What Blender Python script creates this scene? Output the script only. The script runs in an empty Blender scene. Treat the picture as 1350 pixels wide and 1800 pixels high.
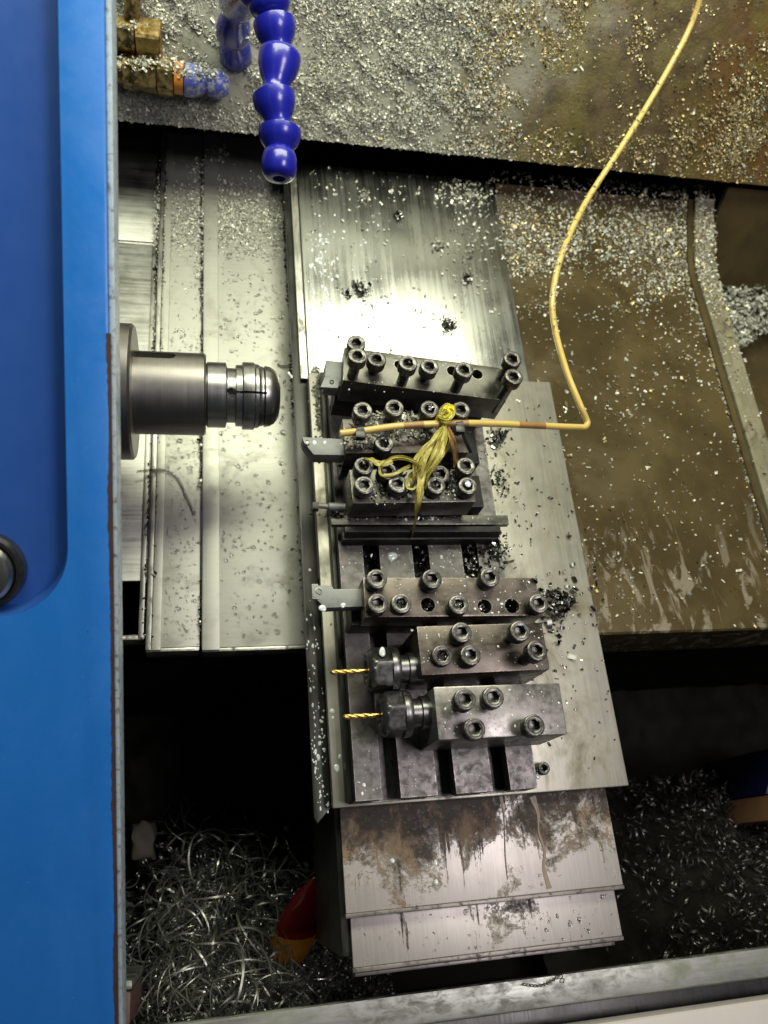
import bpy, bmesh, math, random
import numpy as np
from mathutils import Matrix, Vector

rng = np.random.default_rng(7)
random.seed(7)
S = 0.001                     # everything below is laid out in millimetres
COL = bpy.context.scene.collection
sc = bpy.context.scene

# ------------------------------------------------------------------ camera
F_PX, H_CAM = 1421.0, 526.0   # focal length in photo pixels, height over the slide plate (mm)
M = np.array([[0.97664767, 0.00231893, 0.21483469],
              [-0.08511586, -0.91394784, 0.39680553],
              [0.19726787, -0.40582504, -0.89240766]])
cam = bpy.data.cameras.new('camera')
cam.sensor_fit = 'VERTICAL'; cam.sensor_height = 36.0; cam.sensor_width = 27.0
cam.lens = F_PX / 1800 * 36
cam.clip_start = 0.01; cam.clip_end = 20
cam.dof.use_dof = True; cam.dof.focus_distance = 0.50; cam.dof.aperture_fstop = cam.lens / 2.9
camo = bpy.data.objects.new('camera', cam); COL.objects.link(camo)
R, D, Fw = M[:, 0], M[:, 1], M[:, 2]
camo.matrix_world = Matrix(((R[0], -D[0], -Fw[0], 0), (R[1], -D[1], -Fw[1], 0), (R[2], -D[2], -Fw[2], H_CAM * S), (0, 0, 0, 1)))
sc.camera = camo

# ------------------------------------------------------------------ world and lamps
w = bpy.data.worlds.new('World'); sc.world = w; w.use_nodes = True
bg = w.node_tree.nodes['Background']; bg.inputs[0].default_value = (0.85, 0.95, 1.0, 1); bg.inputs[1].default_value = 0.03

def area(name, loc, target, sx, sy, power, color):
    l = bpy.data.lights.new(name, 'AREA'); l.shape = 'RECTANGLE'; l.size = sx * S; l.size_y = sy * S
    l.energy = power; l.color = color
    o = bpy.data.objects.new(name, l); COL.objects.link(o)
    o.location = Vector(loc) * S
    o.rotation_euler = (Vector(target) - Vector(loc)).to_track_quat('-Z', 'Y').to_euler()
    return o
area('machine_lamp', (110, 680, 760), (120, 480, 0), 860, 320, 8.5, (0.99, 1.0, 0.75))
area('workshop_ceiling_lamp', (620, -20, 1300), (150, 0, 0), 480, 380, 6.2, (1.0, 0.92, 0.90))

vs = sc.view_settings
vs.view_transform = 'Standard'; vs.look = 'None'; vs.gamma = 1.0; vs.use_curve_mapping = False
vs.exposure = 0.5
sc.cycles.max_bounces = 6

# ------------------------------------------------------------------ geometry helpers (mm in, metres out)
def at(px, py, z=0.0):
    r = M @ np.array([(px - 675) / F_PX, (py - 900) / F_PX, 1.0]); t = (z - H_CAM) / r[2]
    return Vector((t * r[0], t * r[1], z))
def proj(P):
    c = (np.asarray(P, float) - np.array([0, 0, H_CAM])) @ M
    return 675 + F_PX * c[:, 0] / c[:, 2], 900 + F_PX * c[:, 1] / c[:, 2]

def tag(o, label=None, cat=None, group=None, kind=None):
    if label: o['label'] = label
    if cat: o['category'] = cat
    if group: o['group'] = group
    if kind: o['kind'] = kind
    return o
ORG = {}
def thing(name, label, cat, loc=(0, 0, 0), group=None):
    o = bpy.data.objects.new(name, None); COL.objects.link(o); o.empty_display_size = 0.01
    o.location = Vector(loc) * S; ORG[o] = Vector(loc)
    return tag(o, label, cat, group)
def link_mesh(name, me, mat, parent=None, loc=None):
    o = bpy.data.objects.new(name, me); COL.objects.link(o)
    if mat is not None and len(me.materials) == 0:
        for m_ in (mat if isinstance(mat, (list, tuple)) else [mat]): me.materials.append(m_)
    p0 = Vector((0, 0, 0))
    if parent is not None: o.parent = parent; p0 = ORG.get(parent, Vector((0, 0, 0)))
    loc = Vector(loc) if loc is not None else p0
    o.location = (loc - p0) * S; ORG[o] = loc
    return o
def finish(me, smooth=35):
    if smooth:
        me.shade_smooth(); me.set_sharp_from_angle(angle=math.radians(smooth))
    else: me.shade_flat()
def obj_bm(name, bm, mat, parent=None, loc=None, smooth=35):
    """bm holds world mm coordinates; loc is the origin (mm)"""
    p0 = ORG.get(parent, Vector((0, 0, 0))) if parent is not None else Vector((0, 0, 0))
    o0 = Vector(loc) if loc is not None else p0
    bmesh.ops.recalc_face_normals(bm, faces=bm.faces[:])
    for v in bm.verts: v.co = (v.co - o0) * S
    me = bpy.data.meshes.new(name); bm.to_mesh(me); bm.free(); finish(me, smooth)
    return link_mesh(name, me, mat, parent, o0)
def obj_np(name, V, faces, mat, parent=None, smooth=None, mi=None):
    """numpy verts (world mm) and an (n,k) face array"""
    p0 = ORG.get(parent, Vector((0, 0, 0))) if parent is not None else Vector((0, 0, 0))
    V = (np.asarray(V, np.float32).reshape(-1, 3) - np.array(p0, np.float32)) * S
    F = np.asarray(faces, np.int32); n, k = F.shape
    me = bpy.data.meshes.new(name)
    me.vertices.add(len(V)); me.vertices.foreach_set('co', V.ravel())
    me.loops.add(n * k); me.loops.foreach_set('vertex_index', F.ravel())
    me.polygons.add(n); me.polygons.foreach_set('loop_start', np.arange(0, n * k, k, dtype=np.int32))
    me.update(calc_edges=True); me.validate()
    if smooth: finish(me, smooth)
    return link_mesh(name, me, mat, parent)

def box(bm, x0, x1, y0, y1, z0, z1, bev=0.0, seg=2, mtx=None):
    t = bmesh.new()
    bmesh.ops.create_cube(t, size=1.0)
    for v in t.verts:
        v.co = Vector((x0 + (v.co.x + .5) * (x1 - x0), y0 + (v.co.y + .5) * (y1 - y0), z0 + (v.co.z + .5) * (z1 - z0)))
    if bev > 0: bmesh.ops.bevel(t, geom=t.edges[:], offset=bev, segments=seg, profile=0.6, affect='EDGES')
    if mtx is not None: t.transform(mtx)
    me = bpy.data.meshes.new('t'); t.to_mesh(me); t.free(); bm.from_mesh(me); bpy.data.meshes.remove(me)
    return bm
def B(*a, **k): return box(bmesh.new(), *a, **k)
def prism(bm, pts, axis, a0, a1, bev=0.0):
    """extrude a closed polygon along axis 'x','y' or 'z' (remaining axes in order)"""
    t = bmesh.new()
    def mk(p, a):
        return {'x': (a, p[0], p[1]), 'y': (p[0], a, p[1]), 'z': (p[0], p[1], a)}[axis]
    v0 = [t.verts.new(mk(p, a0)) for p in pts]; v1 = [t.verts.new(mk(p, a1)) for p in pts]
    t.faces.new(v0); t.faces.new(v1[::-1]); n = len(pts)
    for i in range(n): t.faces.new((v0[i], v0[(i + 1) % n], v1[(i + 1) % n], v1[i]))
    bmesh.ops.recalc_face_normals(t, faces=t.faces[:])
    if bev > 0: bmesh.ops.bevel(t, geom=t.edges[:], offset=bev, segments=2, profile=.6, affect='EDGES')
    me = bpy.data.meshes.new('t'); t.to_mesh(me); t.free(); bm.from_mesh(me); bpy.data.meshes.remove(me)
    return bm
def lathe(bm, prof, frame, n=32, rfun=None, cap=True):
    """prof: (h, r) along frame's z axis; frame: 4x4 mapping local to world mm"""
    rings = []
    for h, r in prof:
        ring = []
        for k in range(n):
            th = 2 * math.pi * k / n; rr = r if rfun is None else rfun(h, r, th)
            ring.append(bm.verts.new(frame @ Vector((rr * math.cos(th), rr * math.sin(th), h))))
        rings.append(ring)
    for a, b in zip(rings, rings[1:]):
        for k in range(n): bm.faces.new((a[k], a[(k + 1) % n], b[(k + 1) % n], b[k]))
    if cap: bm.faces.new(rings[0][::-1]); bm.faces.new(rings[-1])
    return bm
def frame(p, d, roll=None):
    z = Vector(d).normalized(); x = Vector(roll) if roll is not None else Vector((0, 0, 1))
    if abs(z.dot(x)) > .95: x = Vector((0, 1, 0))
    x = (x - z * x.dot(z)).normalized(); y = z.cross(x)
    return Matrix(((x.x, y.x, z.x, p[0]), (x.y, y.y, z.y, p[1]), (x.z, y.z, z.z, p[2]), (0, 0, 0, 1)))
def catmull(P, n=12):
    P = [Vector(p) for p in P]; out = []
    Q = [P[0] * 2 - P[1]] + P + [P[-1] * 2 - P[-2]]
    for i in range(1, len(Q) - 2):
        a, b, c, d = Q[i - 1], Q[i], Q[i + 1], Q[i + 2]
        for k in range(n):
            t = k / n
            out.append(.5 * ((2 * b) + (c - a) * t + (2 * a - 5 * b + 4 * c - d) * t * t + (3 * b - a - 3 * c + d) * t ** 3))
    out.append(P[-1]); return out
def tube(bm, path, r, n=12, cap=True):
    rings = []; up = Vector((0, 0, 1)); N = len(path)
    for i, p in enumerate(path):
        d = (path[min(i + 1, N - 1)] - path[max(i - 1, 0)]).normalized()
        x = up - d * up.dot(d)
        if x.length < 1e-3: x = Vector((1, 0, 0)) - d * d.x
        x.normalize(); y = d.cross(x); up = x
        rr = r(i / (N - 1)) if callable(r) else r
        rings.append([bm.verts.new(p + (x * math.cos(t) + y * math.sin(t)) * rr) for t in [2 * math.pi * k / n for k in range(n)]])
    for a, b in zip(rings, rings[1:]):
        for k in range(n): bm.faces.new((a[k], a[(k + 1) % n], b[(k + 1) % n], b[k]))
    if cap: bm.faces.new(rings[0][::-1]); bm.faces.new(rings[-1])
    return bm
def cut(o, cutters):
    """boolean the cutter bmeshes (world mm) out of mesh object o"""
    base = ORG[o]
    for c in cutters:
        bmesh.ops.recalc_face_normals(c, faces=c.faces[:])
        for v in c.verts: v.co = (v.co - base) * S
        me = bpy.data.meshes.new('cutter'); c.to_mesh(me); c.free()
        co = bpy.data.objects.new('cutter', me); COL.objects.link(co); co.parent = o.parent; co.location = o.location
        md = o.modifiers.new('b', 'BOOLEAN'); md.operation = 'DIFFERENCE'; md.object = co; md.solver = 'EXACT'
        bpy.context.view_layer.update()
        dg = bpy.context.evaluated_depsgraph_get()
        new = bpy.data.meshes.new_from_object(o.evaluated_get(dg))
        o.modifiers.clear(); o.data = new
        bpy.data.objects.remove(co)
    finish(o.data, 35)

# ------------------------------------------------------------------ materials
class NT:
    def __init__(s, name, org=(0, 0, 0)):
        s.m = bpy.data.materials.new(name); s.m.use_nodes = True; s.t = s.m.node_tree
        s.p = s.t.nodes['Principled BSDF']
        tc = s.t.nodes.new('ShaderNodeTexCoord'); mp = s.t.nodes.new('ShaderNodeMapping')
        mp.inputs['Scale'].default_value = (1000, 1000, 1000); mp.inputs['Location'].default_value = org     # millimetres
        s.t.links.new(tc.outputs['Object'], mp.inputs[0]); s.mm = mp.outputs[0]
    def n(s, typ, ins=None, **kw):
        nd = s.t.nodes.new('ShaderNode' + typ)
        for k, v in kw.items(): setattr(nd, k, v)
        for k, v in (ins or {}).items(): s.put(nd.inputs[k], v)
        return nd
    def put(s, sock, v):
        if isinstance(v, bpy.types.NodeSocket): s.t.links.new(v, sock)
        elif isinstance(v, (tuple, list)) and sock.type == 'RGBA' and len(v) == 3: sock.default_value = (*v, 1)
        else: sock.default_value = v
    def vec(s, sx, sy, sz, off=(0, 0, 0)):
        return s.n('Mapping', {0: s.mm, 'Scale': (sx, sy, sz), 'Location': off}).outputs[0]
    def noise(s, vec, scale=1.0, detail=4.0, rough=.55, dist=0.0):
        return s.n('TexNoise', {'Vector': vec, 'Scale': scale, 'Detail': detail, 'Roughness': rough, 'Distortion': dist}).outputs[0]
    def ramp(s, f, a, b, lo=0.0, hi=1.0):
        return s.n('MapRange', {0: f, 1: a, 2: b, 3: lo, 4: hi}, interpolation_type='SMOOTHSTEP').outputs[0]
    def mix(s, f, a, b):
        nd = s.n('Mix', data_type='RGBA'); s.put(nd.inputs[0], f); s.put(nd.inputs[6], a); s.put(nd.inputs[7], b); return nd.outputs[2]
    def mixf(s, f, a, b):
        nd = s.n('Mix', data_type='FLOAT'); s.put(nd.inputs[0], f); s.put(nd.inputs[2], a); s.put(nd.inputs[3], b); return nd.outputs[0]
    def math(s, op, a, b=0.0, clamp=False):
        nd = s.n('Math', operation=op, use_clamp=clamp); s.put(nd.inputs[0], a); s.put(nd.inputs[1], b); return nd.outputs[0]
    def set(s, **kw):
        names = {'col': 'Base Color', 'met': 'Metallic', 'rough': 'Roughness', 'trans': 'Transmission Weight', 'ior': 'IOR', 'coat': 'Coat Weight', 'spec': 'Specular IOR Level',
                 'sss': 'Subsurface Weight', 'normal': 'Normal', 'aniso': 'Anisotropic', 'coatr': 'Coat Roughness'}
        for k, v in kw.items(): s.put(s.p.inputs[names[k]], v)
        return s
    def bump(s, h, dist=0.1, strength=1.0):
        return s.n('Bump', {'Height': h, 'Distance': dist * S, 'Strength': strength}).outputs[0]
    def sep(s): return s.n('SeparateXYZ', {0: s.mm}).outputs
    def island(s): return s.n('NewGeometry').outputs['Random Per Island']

def rnd(t): return t.n('ObjectInfo').outputs['Random']
def metal(name, c1, c2, r0=.3, r1=.45, brush=(0.9, .03, .9), met=1.0, patch=.03, bump=.02, grime=None, grime_t=(.55, .72), grime_scale=.04, grime_stretch=(1, 1, 1), coat=0.0, wear=None, vary=0.0):
    t = NT(name)
    br = t.noise(t.vec(*brush), 1.0, 5, .6)
    pa = t.noise(t.mm, patch, 5, .6)
    f = t.math('ADD', t.math('MULTIPLY', br, .5), t.math('MULTIPLY', pa, .5))
    f = t.ramp(f, .28, .72)
    col = t.mix(f, c1, c2); rough = t.mixf(t.ramp(t.math('ADD', t.math('MULTIPLY', br, .4), t.math('MULTIPLY', pa, .6)), .35, .65), r0, r1)
    mt = met
    if vary: col = t.mix(t.math('MULTIPLY', rnd(t), vary), col, tuple(x * .25 for x in c1))
    if grime:
        g = t.ramp(t.noise(t.vec(*grime_stretch, off=(31, 7, 3)), grime_scale, 9, .68, .4), *grime_t)
        col = t.mix(g, col, grime); rough = t.mixf(g, rough, .55); mt = t.mixf(g, met, .1)
    if wear:
        bv = t.n('Bevel', {'Radius': 1.1 * S}, samples=4).outputs[0]; gn = t.n('NewGeometry').outputs['Normal']
        dt = t.n('VectorMath', {0: bv, 1: gn}, operation='DOT_PRODUCT').outputs['Value']
        wn = t.noise(t.mm, .5, 6, .7)
        e_ = t.math('MULTIPLY', t.ramp(dt, .985, .90), t.ramp(wn, .38, .6)); col = t.mix(t.math('MULTIPLY', e_, .8), col, wear); 
        sp_ = t.ramp(t.noise(t.mm, 1.1, 8, .75), .62, .70); col = t.mix(t.math('MULTIPLY', sp_, .45), col, wear)
        sc2 = t.ramp(t.noise(t.vec(.15, 1.6, 1, off=(5, 1, 9)), 1.0, 3), .70, .74); col = t.mix(t.math('MULTIPLY', sc2, .35), col, wear)
    t.set(col=col, met=mt, rough=rough, normal=t.bump(br, bump * .3))
    if coat: t.set(coat=coat, coatr=.1)
    return t.m

MAT = {}
MAT['plate'] = metal('satin_steel_plate', (.33, .32, .28), (.40, .39, .345), .36, .46, brush=(.8, .025, .8), met=.78, grime=(.13, .11, .065), grime_t=(.47, .74), grime_scale=.028, grime_stretch=(1, .5, 1))
MAT['upper'] = metal('polished_steel_plate', (.34, .35, .335), (.42, .43, .405), .20, .36, brush=(.35, .008, .35), patch=.012, bump=.008, met=1.0)
MAT['bed'] = metal('bed_cover_steel', (.36, .36, .33), (.42, .42, .385), .42, .56, brush=(.05, .7, .7), patch=.015, met=.66, grime=(.20, .19, .15), grime_t=(.52, .85), grime_scale=.03)
MAT['streak'] = metal('turned_steel_cover', (.20, .20, .18), (.50, .51, .49), .40, .55, brush=(.02, .45, .45), bump=.02)
MAT['edge'] = metal('cover_edge_steel', (.24, .24, .22), (.44, .44, .40), .3, .5, brush=(.6, .05, .6), grime=(.05, .045, .035), grime_t=(.5, .7), grime_scale=.12, grime_stretch=(1, .3, 1), wear=(.4, .4, .36))
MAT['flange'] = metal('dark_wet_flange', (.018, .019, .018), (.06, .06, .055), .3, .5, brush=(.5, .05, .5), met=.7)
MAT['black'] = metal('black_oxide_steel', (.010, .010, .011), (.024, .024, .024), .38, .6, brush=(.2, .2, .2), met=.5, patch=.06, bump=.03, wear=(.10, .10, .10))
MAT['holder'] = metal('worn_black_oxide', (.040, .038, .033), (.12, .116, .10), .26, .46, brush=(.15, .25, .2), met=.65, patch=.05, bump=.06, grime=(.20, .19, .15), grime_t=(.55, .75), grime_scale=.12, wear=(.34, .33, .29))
MAT['brown'] = metal('worn_brown_block', (.04, .032, .027), (.125, .104, .092), .26, .46, brush=(.12, .2, .2), met=.65, patch=.06, bump=.07, grime=(.045, .032, .025), grime_t=(.55, .7), grime_scale=.09, wear=(.36, .33, .30))
MAT['grey'] = metal('worn_grey_block', (.14, .13, .128), (.25, .236, .232), .26, .46, brush=(.3, .3, .3), met=.65, patch=.08, bump=.07, grime=(.06, .055, .05), grime_t=(.58, .7), grime_scale=.15, wear=(.45, .43, .42))
MAT['tplate'] = metal('slotted_plate_steel', (.06, .056, .056), (.14, .132, .132), .26, .46, brush=(.3, .3, .3), met=.65, patch=.08, bump=.07, grime=(.06, .054, .052), grime_t=(.42, .72), grime_scale=.16, wear=(.36, .35, .34))
MAT['bolt'] = metal('cap_screw_steel', (.06, .058, .055), (.16, .155, .147), .22, .42, brush=(.5, .5, .5), met=.8, patch=.2, bump=.12, grime=(.025, .02, .016), grime_t=(.5, .62), grime_scale=.35, wear=(.34, .33, .31), vary=.5)
MAT['spindle'] = metal('spindle_steel', (.225, .212, .205), (.275, .26, .25), .36, .46, brush=(.9, .02, .02), met=1.0, patch=.03, bump=.015)
MAT['collet'] = metal('collet_steel', (.31, .31, .31), (.36, .36, .36), .28, .38, brush=(1.2, .02, .02), bump=.015)
MAT['nut'] = metal('collet_nut_steel', (.07, .07, .072), (.17, .17, .172), .2, .38, brush=(.3, .3, .3), met=.9)
MAT['shank'] = metal('tool_shank_steel', (.13, .138, .138), (.20, .21, .21), .45, .58, brush=(.3, .3, .3), met=.4, grime=(.12, .12, .11), grime_t=(.6, .75), grime_scale=.2, wear=(.4, .4, .4))
MAT['gold'] = metal('titanium_nitride', (.62, .36, .07), (.85, .60, .2), .2, .35, brush=(.4, .4, .4))
MAT['bright'] = metal('bright_steel', (.55, .55, .54), (.7, .7, .68), .15, .3)
MAT['brass'] = metal('dirty_brass', (.20, .13, .04), (.50, .37, .16), .25, .5, brush=(.2, .2, .2), patch=.1, grime=(.05, .035, .02), grime_t=(.5, .65), grime_scale=.15)
MAT['sill'] = metal('sill_steel', (.20, .21, .20), (.30, .31, .29), .34, .5, brush=(.02, .5, .5), grime=(.16, .17, .135), grime_t=(.40, .75), grime_scale=.13, grime_stretch=(.5, 1, 1))
MAT['rail'] = metal('black_rail', (.01, .01, .011), (.03, .03, .032), .25, .4, met=.3)

def plastic(name, col, rough=.3, var=.15, sss=0.0, trans=0.0, coat=0.0, dirt=None, dirt_t=(.55, .7)):
    t = NT(name); nz = t.noise(t.mm, .08, 4)
    c = t.mix(nz, tuple(x * (1 - var) for x in col), tuple(min(1, x * (1 + var)) for x in col))
    r = t.mixf(nz, rough * .8, rough * 1.25)
    if dirt: g = t.ramp(t.noise(t.mm, .3, 8, .7), *dirt_t); c = t.mix(g, c, dirt); r = t.mixf(g, r, .6)
    t.set(col=c, rough=r, trans=trans, coat=coat, normal=t.bump(nz, .05))
    if sss: t.set(sss=sss); t.p.inputs['Subsurface Radius'].default_value = (.003, .002, .001)
    return t.m
MAT['blue'] = plastic('blue_hose_plastic', (.010, .013, .29), .26, coat=.25)
MAT['blue_dirty'] = plastic('dirty_blue_plastic', (.07, .09, .42), .3, dirt=(.35, .36, .33), dirt_t=(.47, .6))
t = NT('blue_door_paint'); sm = t.noise(t.vec(.02, .006, .02), 1.0, 8, .7, .8); fn = t.noise(t.mm, .06, 6, .7); dk = t.ramp(t.noise(t.mm, .35, 3, .5), .78, .80)
scr = t.ramp(t.noise(t.vec(.9, .012, .9, off=(3, 3, 3)), 1.0, 2), .745, .76)
c = t.mix(sm, (.013, .135, .50), (.020, .180, .62)); c = t.mix(t.math('MULTIPLY', dk, .7), c, (.01, .02, .05)); c = t.mix(t.math('MULTIPLY', scr, .35), c, (.20, .34, .62))
t.set(col=c, rough=t.mixf(t.ramp(t.math('ADD', t.math('MULTIPLY', sm, .6), t.math('MULTIPLY', fn, .4)), .35, .65), .22, .5), normal=t.bump(fn, .12)); MAT['door'] = t.m
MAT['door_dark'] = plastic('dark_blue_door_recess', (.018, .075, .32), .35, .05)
MAT['door_edge'] = plastic('pale_door_edge', (.34, .42, .50), .35, .25, dirt=(.12, .10, .09), dirt_t=(.5, .66))
MAT['rustline'] = plastic('rusty_chipped_paint', (.05, .022, .018), .7, .4)
MAT['tube'] = plastic('yellow_oil_tube', (.56, .42, .13), .25, .12, sss=.25)
MAT['tube_dirty'] = plastic('stained_yellow_tube', (.30, .17, .06), .35, .3, sss=.1)
MAT['ribbon'] = plastic('yellow_plastic_film', (.50, .43, .09), .22, .15, sss=.15, coat=.4)
def film(name, col):
    t = NT(name); f1 = t.noise(t.vec(1.1, .35, .8), 1.0, 5, .6, .6); f2 = t.noise(t.mm, .25, 4)
    t.set(col=t.mix(f2, tuple(c * .65 for c in col), tuple(c * 1.15 for c in col)), rough=t.mixf(f1, .18, .42), sss=.15, coat=.3, normal=t.bump(f1, .9, .9))
    t.p.inputs['Subsurface Radius'].default_value = (.003, .002, .001); return t.m
MAT['ribbon'] = film('crinkled_yellow_film', (.46, .40, .09))
MAT['ribbon_bright'] = plastic('bright_yellow_film', (.80, .72, .02), .25, .1, coat=.4)
MAT['tie'] = plastic('black_nylon', (.012, .012, .013), .35)
MAT['white'] = plastic('off_white_panel_paint', (.50, .46, .46), .4, .06)
MAT['red'] = plastic('dark_red_plastic', (.12, .006, .008), .2, .2, coat=.5)
MAT['amber'] = plastic('amber_plastic', (.26, .11, .012), .15, .3, coat=.5)
MAT['chalk'] = plastic('pale_lump', (.07, .065, .055), .8, .3)
MAT['cardboard'] = plastic('brown_card', (.13, .066, .032), .6, .2)
MAT['navy'] = plastic('navy_plastic', (.002, .003, .028), .4)
MAT['pink'] = plastic('dull_pink_paint', (.09, .042, .038), .5, .3)
MAT['orange'] = plastic('orange_seal', (.55, .20, .03), .4)

def wall_mat():
    t = NT('stained_back_panel'); x = t.sep()[0]
    n1 = t.noise(t.mm, .012, 6, .6, .3); n2 = t.noise(t.mm, .05, 8, .65)
    rx = t.math('ADD', x, t.math('MULTIPLY', t.math('SUBTRACT', n1, .5), 330))
    rust = t.ramp(rx, 190, 330); rust2 = t.ramp(rx, 400, 560)
    grey = t.mix(n2, (.25, .25, .21), (.34, .34, .29))
    brown = t.mix(t.ramp(n2, .35, .65), (.060, .045, .020), (.13, .098, .050))
    orange = t.mix(n2, (.095, .050, .013), (.16, .078, .020))
    c = t.mix(rust2, t.mix(rust, grey, brown), orange)
    olive = t.math('MULTIPLY', t.ramp(t.noise(t.mm, .02, 5, .6, .5), .48, .66), t.ramp(rx, 120, 260)); c = t.mix(t.math('MULTIPLY', olive, .6), c, (.14, .125, .03))
    sm = t.ramp(t.noise(t.vec(.03, .02, .02), 1.0, 8, .65, .6), .56, .68); c = t.mix(t.math('MULTIPLY', sm, .6), c, (.055, .048, .035))
    t.set(col=c, rough=t.mixf(n2, .25, .5), met=.15, normal=t.bump(t.noise(t.mm, .3, 6, .65), .5), coat=.3, coatr=.25)
    return t.m
MAT['wall'] = wall_mat()
def brownbed():
    t = NT('oily_brown_bed', (380, 380, -60)); n1 = t.noise(t.mm, .015, 6, .6, .3); n2 = t.noise(t.mm, .06, 8, .65)
    x, y, z = t.sep()
    c = t.mix(t.ramp(n1, .3, .7), (.048, .037, .018), (.084, .062, .027))
    # dried coolant runs near the front edge
    run = t.noise(t.vec(.05, .018, .05), 1.0, 9, .62, 1.6)
    zone = t.ramp(t.math('ADD', y, t.math('MULTIPLY', n1, 120)), 330, 230)
    runs = t.math('MULTIPLY', t.ramp(run, .53, .60), zone)
    c = t.mix(t.math('MULTIPLY', runs, .65), c, (.27, .24, .19))
    t.set(col=c, rough=t.mixf(t.ramp(n1, .4, .6), .12, .34), spec=.3, normal=t.bump(n2, .05))
    return t.m
MAT['brownbed'] = brownbed()
MAT['rim'] = metal('pale_rim', (.20, .185, .12), (.30, .28, .20), .35, .5, brush=(.3, .03, .3), met=.3, grime=(.08, .06, .03), grime_t=(.5, .7), grime_scale=.05)
def stained(name, org, seed, y_top, span, amt):
    """steel cover with dried brown oil running down from its upper end"""
    t = NT(name, org); x, y, z = t.sep()
    br = t.noise(t.vec(.9, .04, .9), 1.0, 5); pa = t.noise(t.mm, .05, 5)
    c = t.mix(t.ramp(br, .3, .7), (.37, .345, .335), (.42, .395, .385))
    n1 = t.noise(t.vec(.030, .024, .05, off=(seed, 3, 1)), 1.0, 14, .72, .5)
    n2 = t.noise(t.mm, .5, 8, .75)
    g = t.math('DIVIDE', t.math('SUBTRACT', y, y_top - span), span)      # 1 at the top, 0 at the span's end
    gx = t.ramp(x, 120, 240, 1.15, .74)
    dr = t.noise(t.vec(.16, .010, .1, off=(seed * 2, 1, 4)), 1.0, 6, .6, .3)
    s_ = t.math('ADD', t.math('ADD', n1, t.math('MULTIPLY', t.math('SUBTRACT', n2, .5), .22)), t.math('MULTIPLY', t.math('MULTIPLY', g, gx), amt))
    s_ = t.math('ADD', s_, t.math('MULTIPLY', t.ramp(dr, .55, .70), .20))
    m = t.ramp(s_, .61, .74)
    dark = t.ramp(t.math('ADD', t.noise(t.vec(.07, .04, .1, off=(seed, 9, 2)), 1.0, 8, .7), t.math('MULTIPLY', g, .22)), .52, .70)
    sc_ = t.mix(dark, (.22, .15, .095), (.040, .028, .022))
    m = t.math('MULTIPLY', m, t.ramp(n2, .30, .48, .35, 1.0))
    col = t.mix(m, c, sc_)
    t.set(col=col, met=t.mixf(m, .65, .1), rough=t.mixf(m, t.mixf(pa, .36, .5), .6), normal=t.bump(t.math('MULTIPLY', m, n2), .35))
    return t.m
MAT['lip'] = metal('cover_lip_steel', (.12, .11, .105), (.26, .24, .23), .35, .5, brush=(.03, .5, .5), met=.6, grime=(.05, .04, .03), grime_t=(.5, .65), grime_scale=.2)
MAT['stain1'] = stained('oil_stained_steel', (173.5, 16, -12), 11, 36, 74, .30)
MAT['stain2'] = stained('lightly_stained_steel', (173.5, -28.75, -19), 47, -28, 34, .04)
def chipmat(name, lo, hi, r0=.2, r1=.5, met=1.0):
    t = NT(name); i = t.island()
    t.set(col=t.mix(i, lo, hi), rough=t.mixf(t.n('TexWhiteNoise', {'W': i}, noise_dimensions='1D').outputs[0], r0, r1), met=met)
    return t.m
MAT['chip'] = chipmat('steel_chips', (.33, .33, .29), (.56, .56, .49), .3, .6, .35)
MAT['chip_gold'] = chipmat('oily_chips', (.17, .13, .05), (.55, .46, .25), .3, .5, .6)
MAT['chip_dark'] = chipmat('wet_dark_chips', (.04, .04, .038), (.34, .34, .32), .2, .45)
MAT['pit_swarf'] = chipmat('dark_pit_swarf', (.012, .012, .012), (.17, .168, .16), .25, .5, .8)
MAT['swarf'] = chipmat('steel_swarf', (.09, .098, .09), (.50, .50, .465), .22, .45, .75)
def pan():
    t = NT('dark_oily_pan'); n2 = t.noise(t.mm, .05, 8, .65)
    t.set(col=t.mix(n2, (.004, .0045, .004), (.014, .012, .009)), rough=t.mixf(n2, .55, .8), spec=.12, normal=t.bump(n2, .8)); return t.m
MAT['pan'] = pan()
t = NT('milky_coolant'); t.set(col=(.58, .63, .65), rough=.08, spec=.6, coat=.5); MAT['milk'] = t.m
t = NT('clear_coolant'); t.set(col=(.93, .96, .95), rough=.03, trans=1.0, ior=1.34); MAT['drop'] = t.m

# ------------------------------------------------------------------ the setting
WA = math.radians(55); WY, WZ = 572.0, 25.0      # back panel: foot line and slope
def wallpt(x, s, off=0.0):
    return Vector((x, WY + s * math.cos(WA) - off * math.sin(WA), WZ + s * math.sin(WA) + off * math.cos(WA)))
def on_wall(px, py, off=0.0):
    r = M @ np.array([(px - 675) / F_PX, (py - 900) / F_PX, 1.0]); n = np.array([0, -math.sin(WA), math.cos(WA)])
    p0 = np.array(wallpt(0, 0, off)); C = np.array([0, 0, H_CAM]); t = (n @ (p0 - C)) / (n @ r)
    return Vector(C + t * r)
bm = bmesh.new()
nx, ns = 90, 60; grid = []
for j in range(ns + 1):
    row = []
    for i in range(nx + 1):
        x = -300 + 1300 * i / nx; s_ = 660 * j / ns
        o_ = 1.2 * math.sin(x * .021 + 1) * math.sin(s_ * .03) if 0 < j else 0
        row.append(bm.verts.new(wallpt(x, s_, o_)))
    grid.append(row)
for j in range(ns):
    for i in range(nx): bm.faces.new((grid[j][i], grid[j][i + 1], grid[j + 1][i + 1], grid[j + 1][i]))
low = [bm.verts.new(wallpt(-300 + 1300 * i / nx, 0, -4)) for i in range(nx + 1)]      # folded lower lip
low2 = [bm.verts.new(wallpt(-300 + 1300 * i / nx, 12, -22)) for i in range(nx + 1)]
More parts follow.
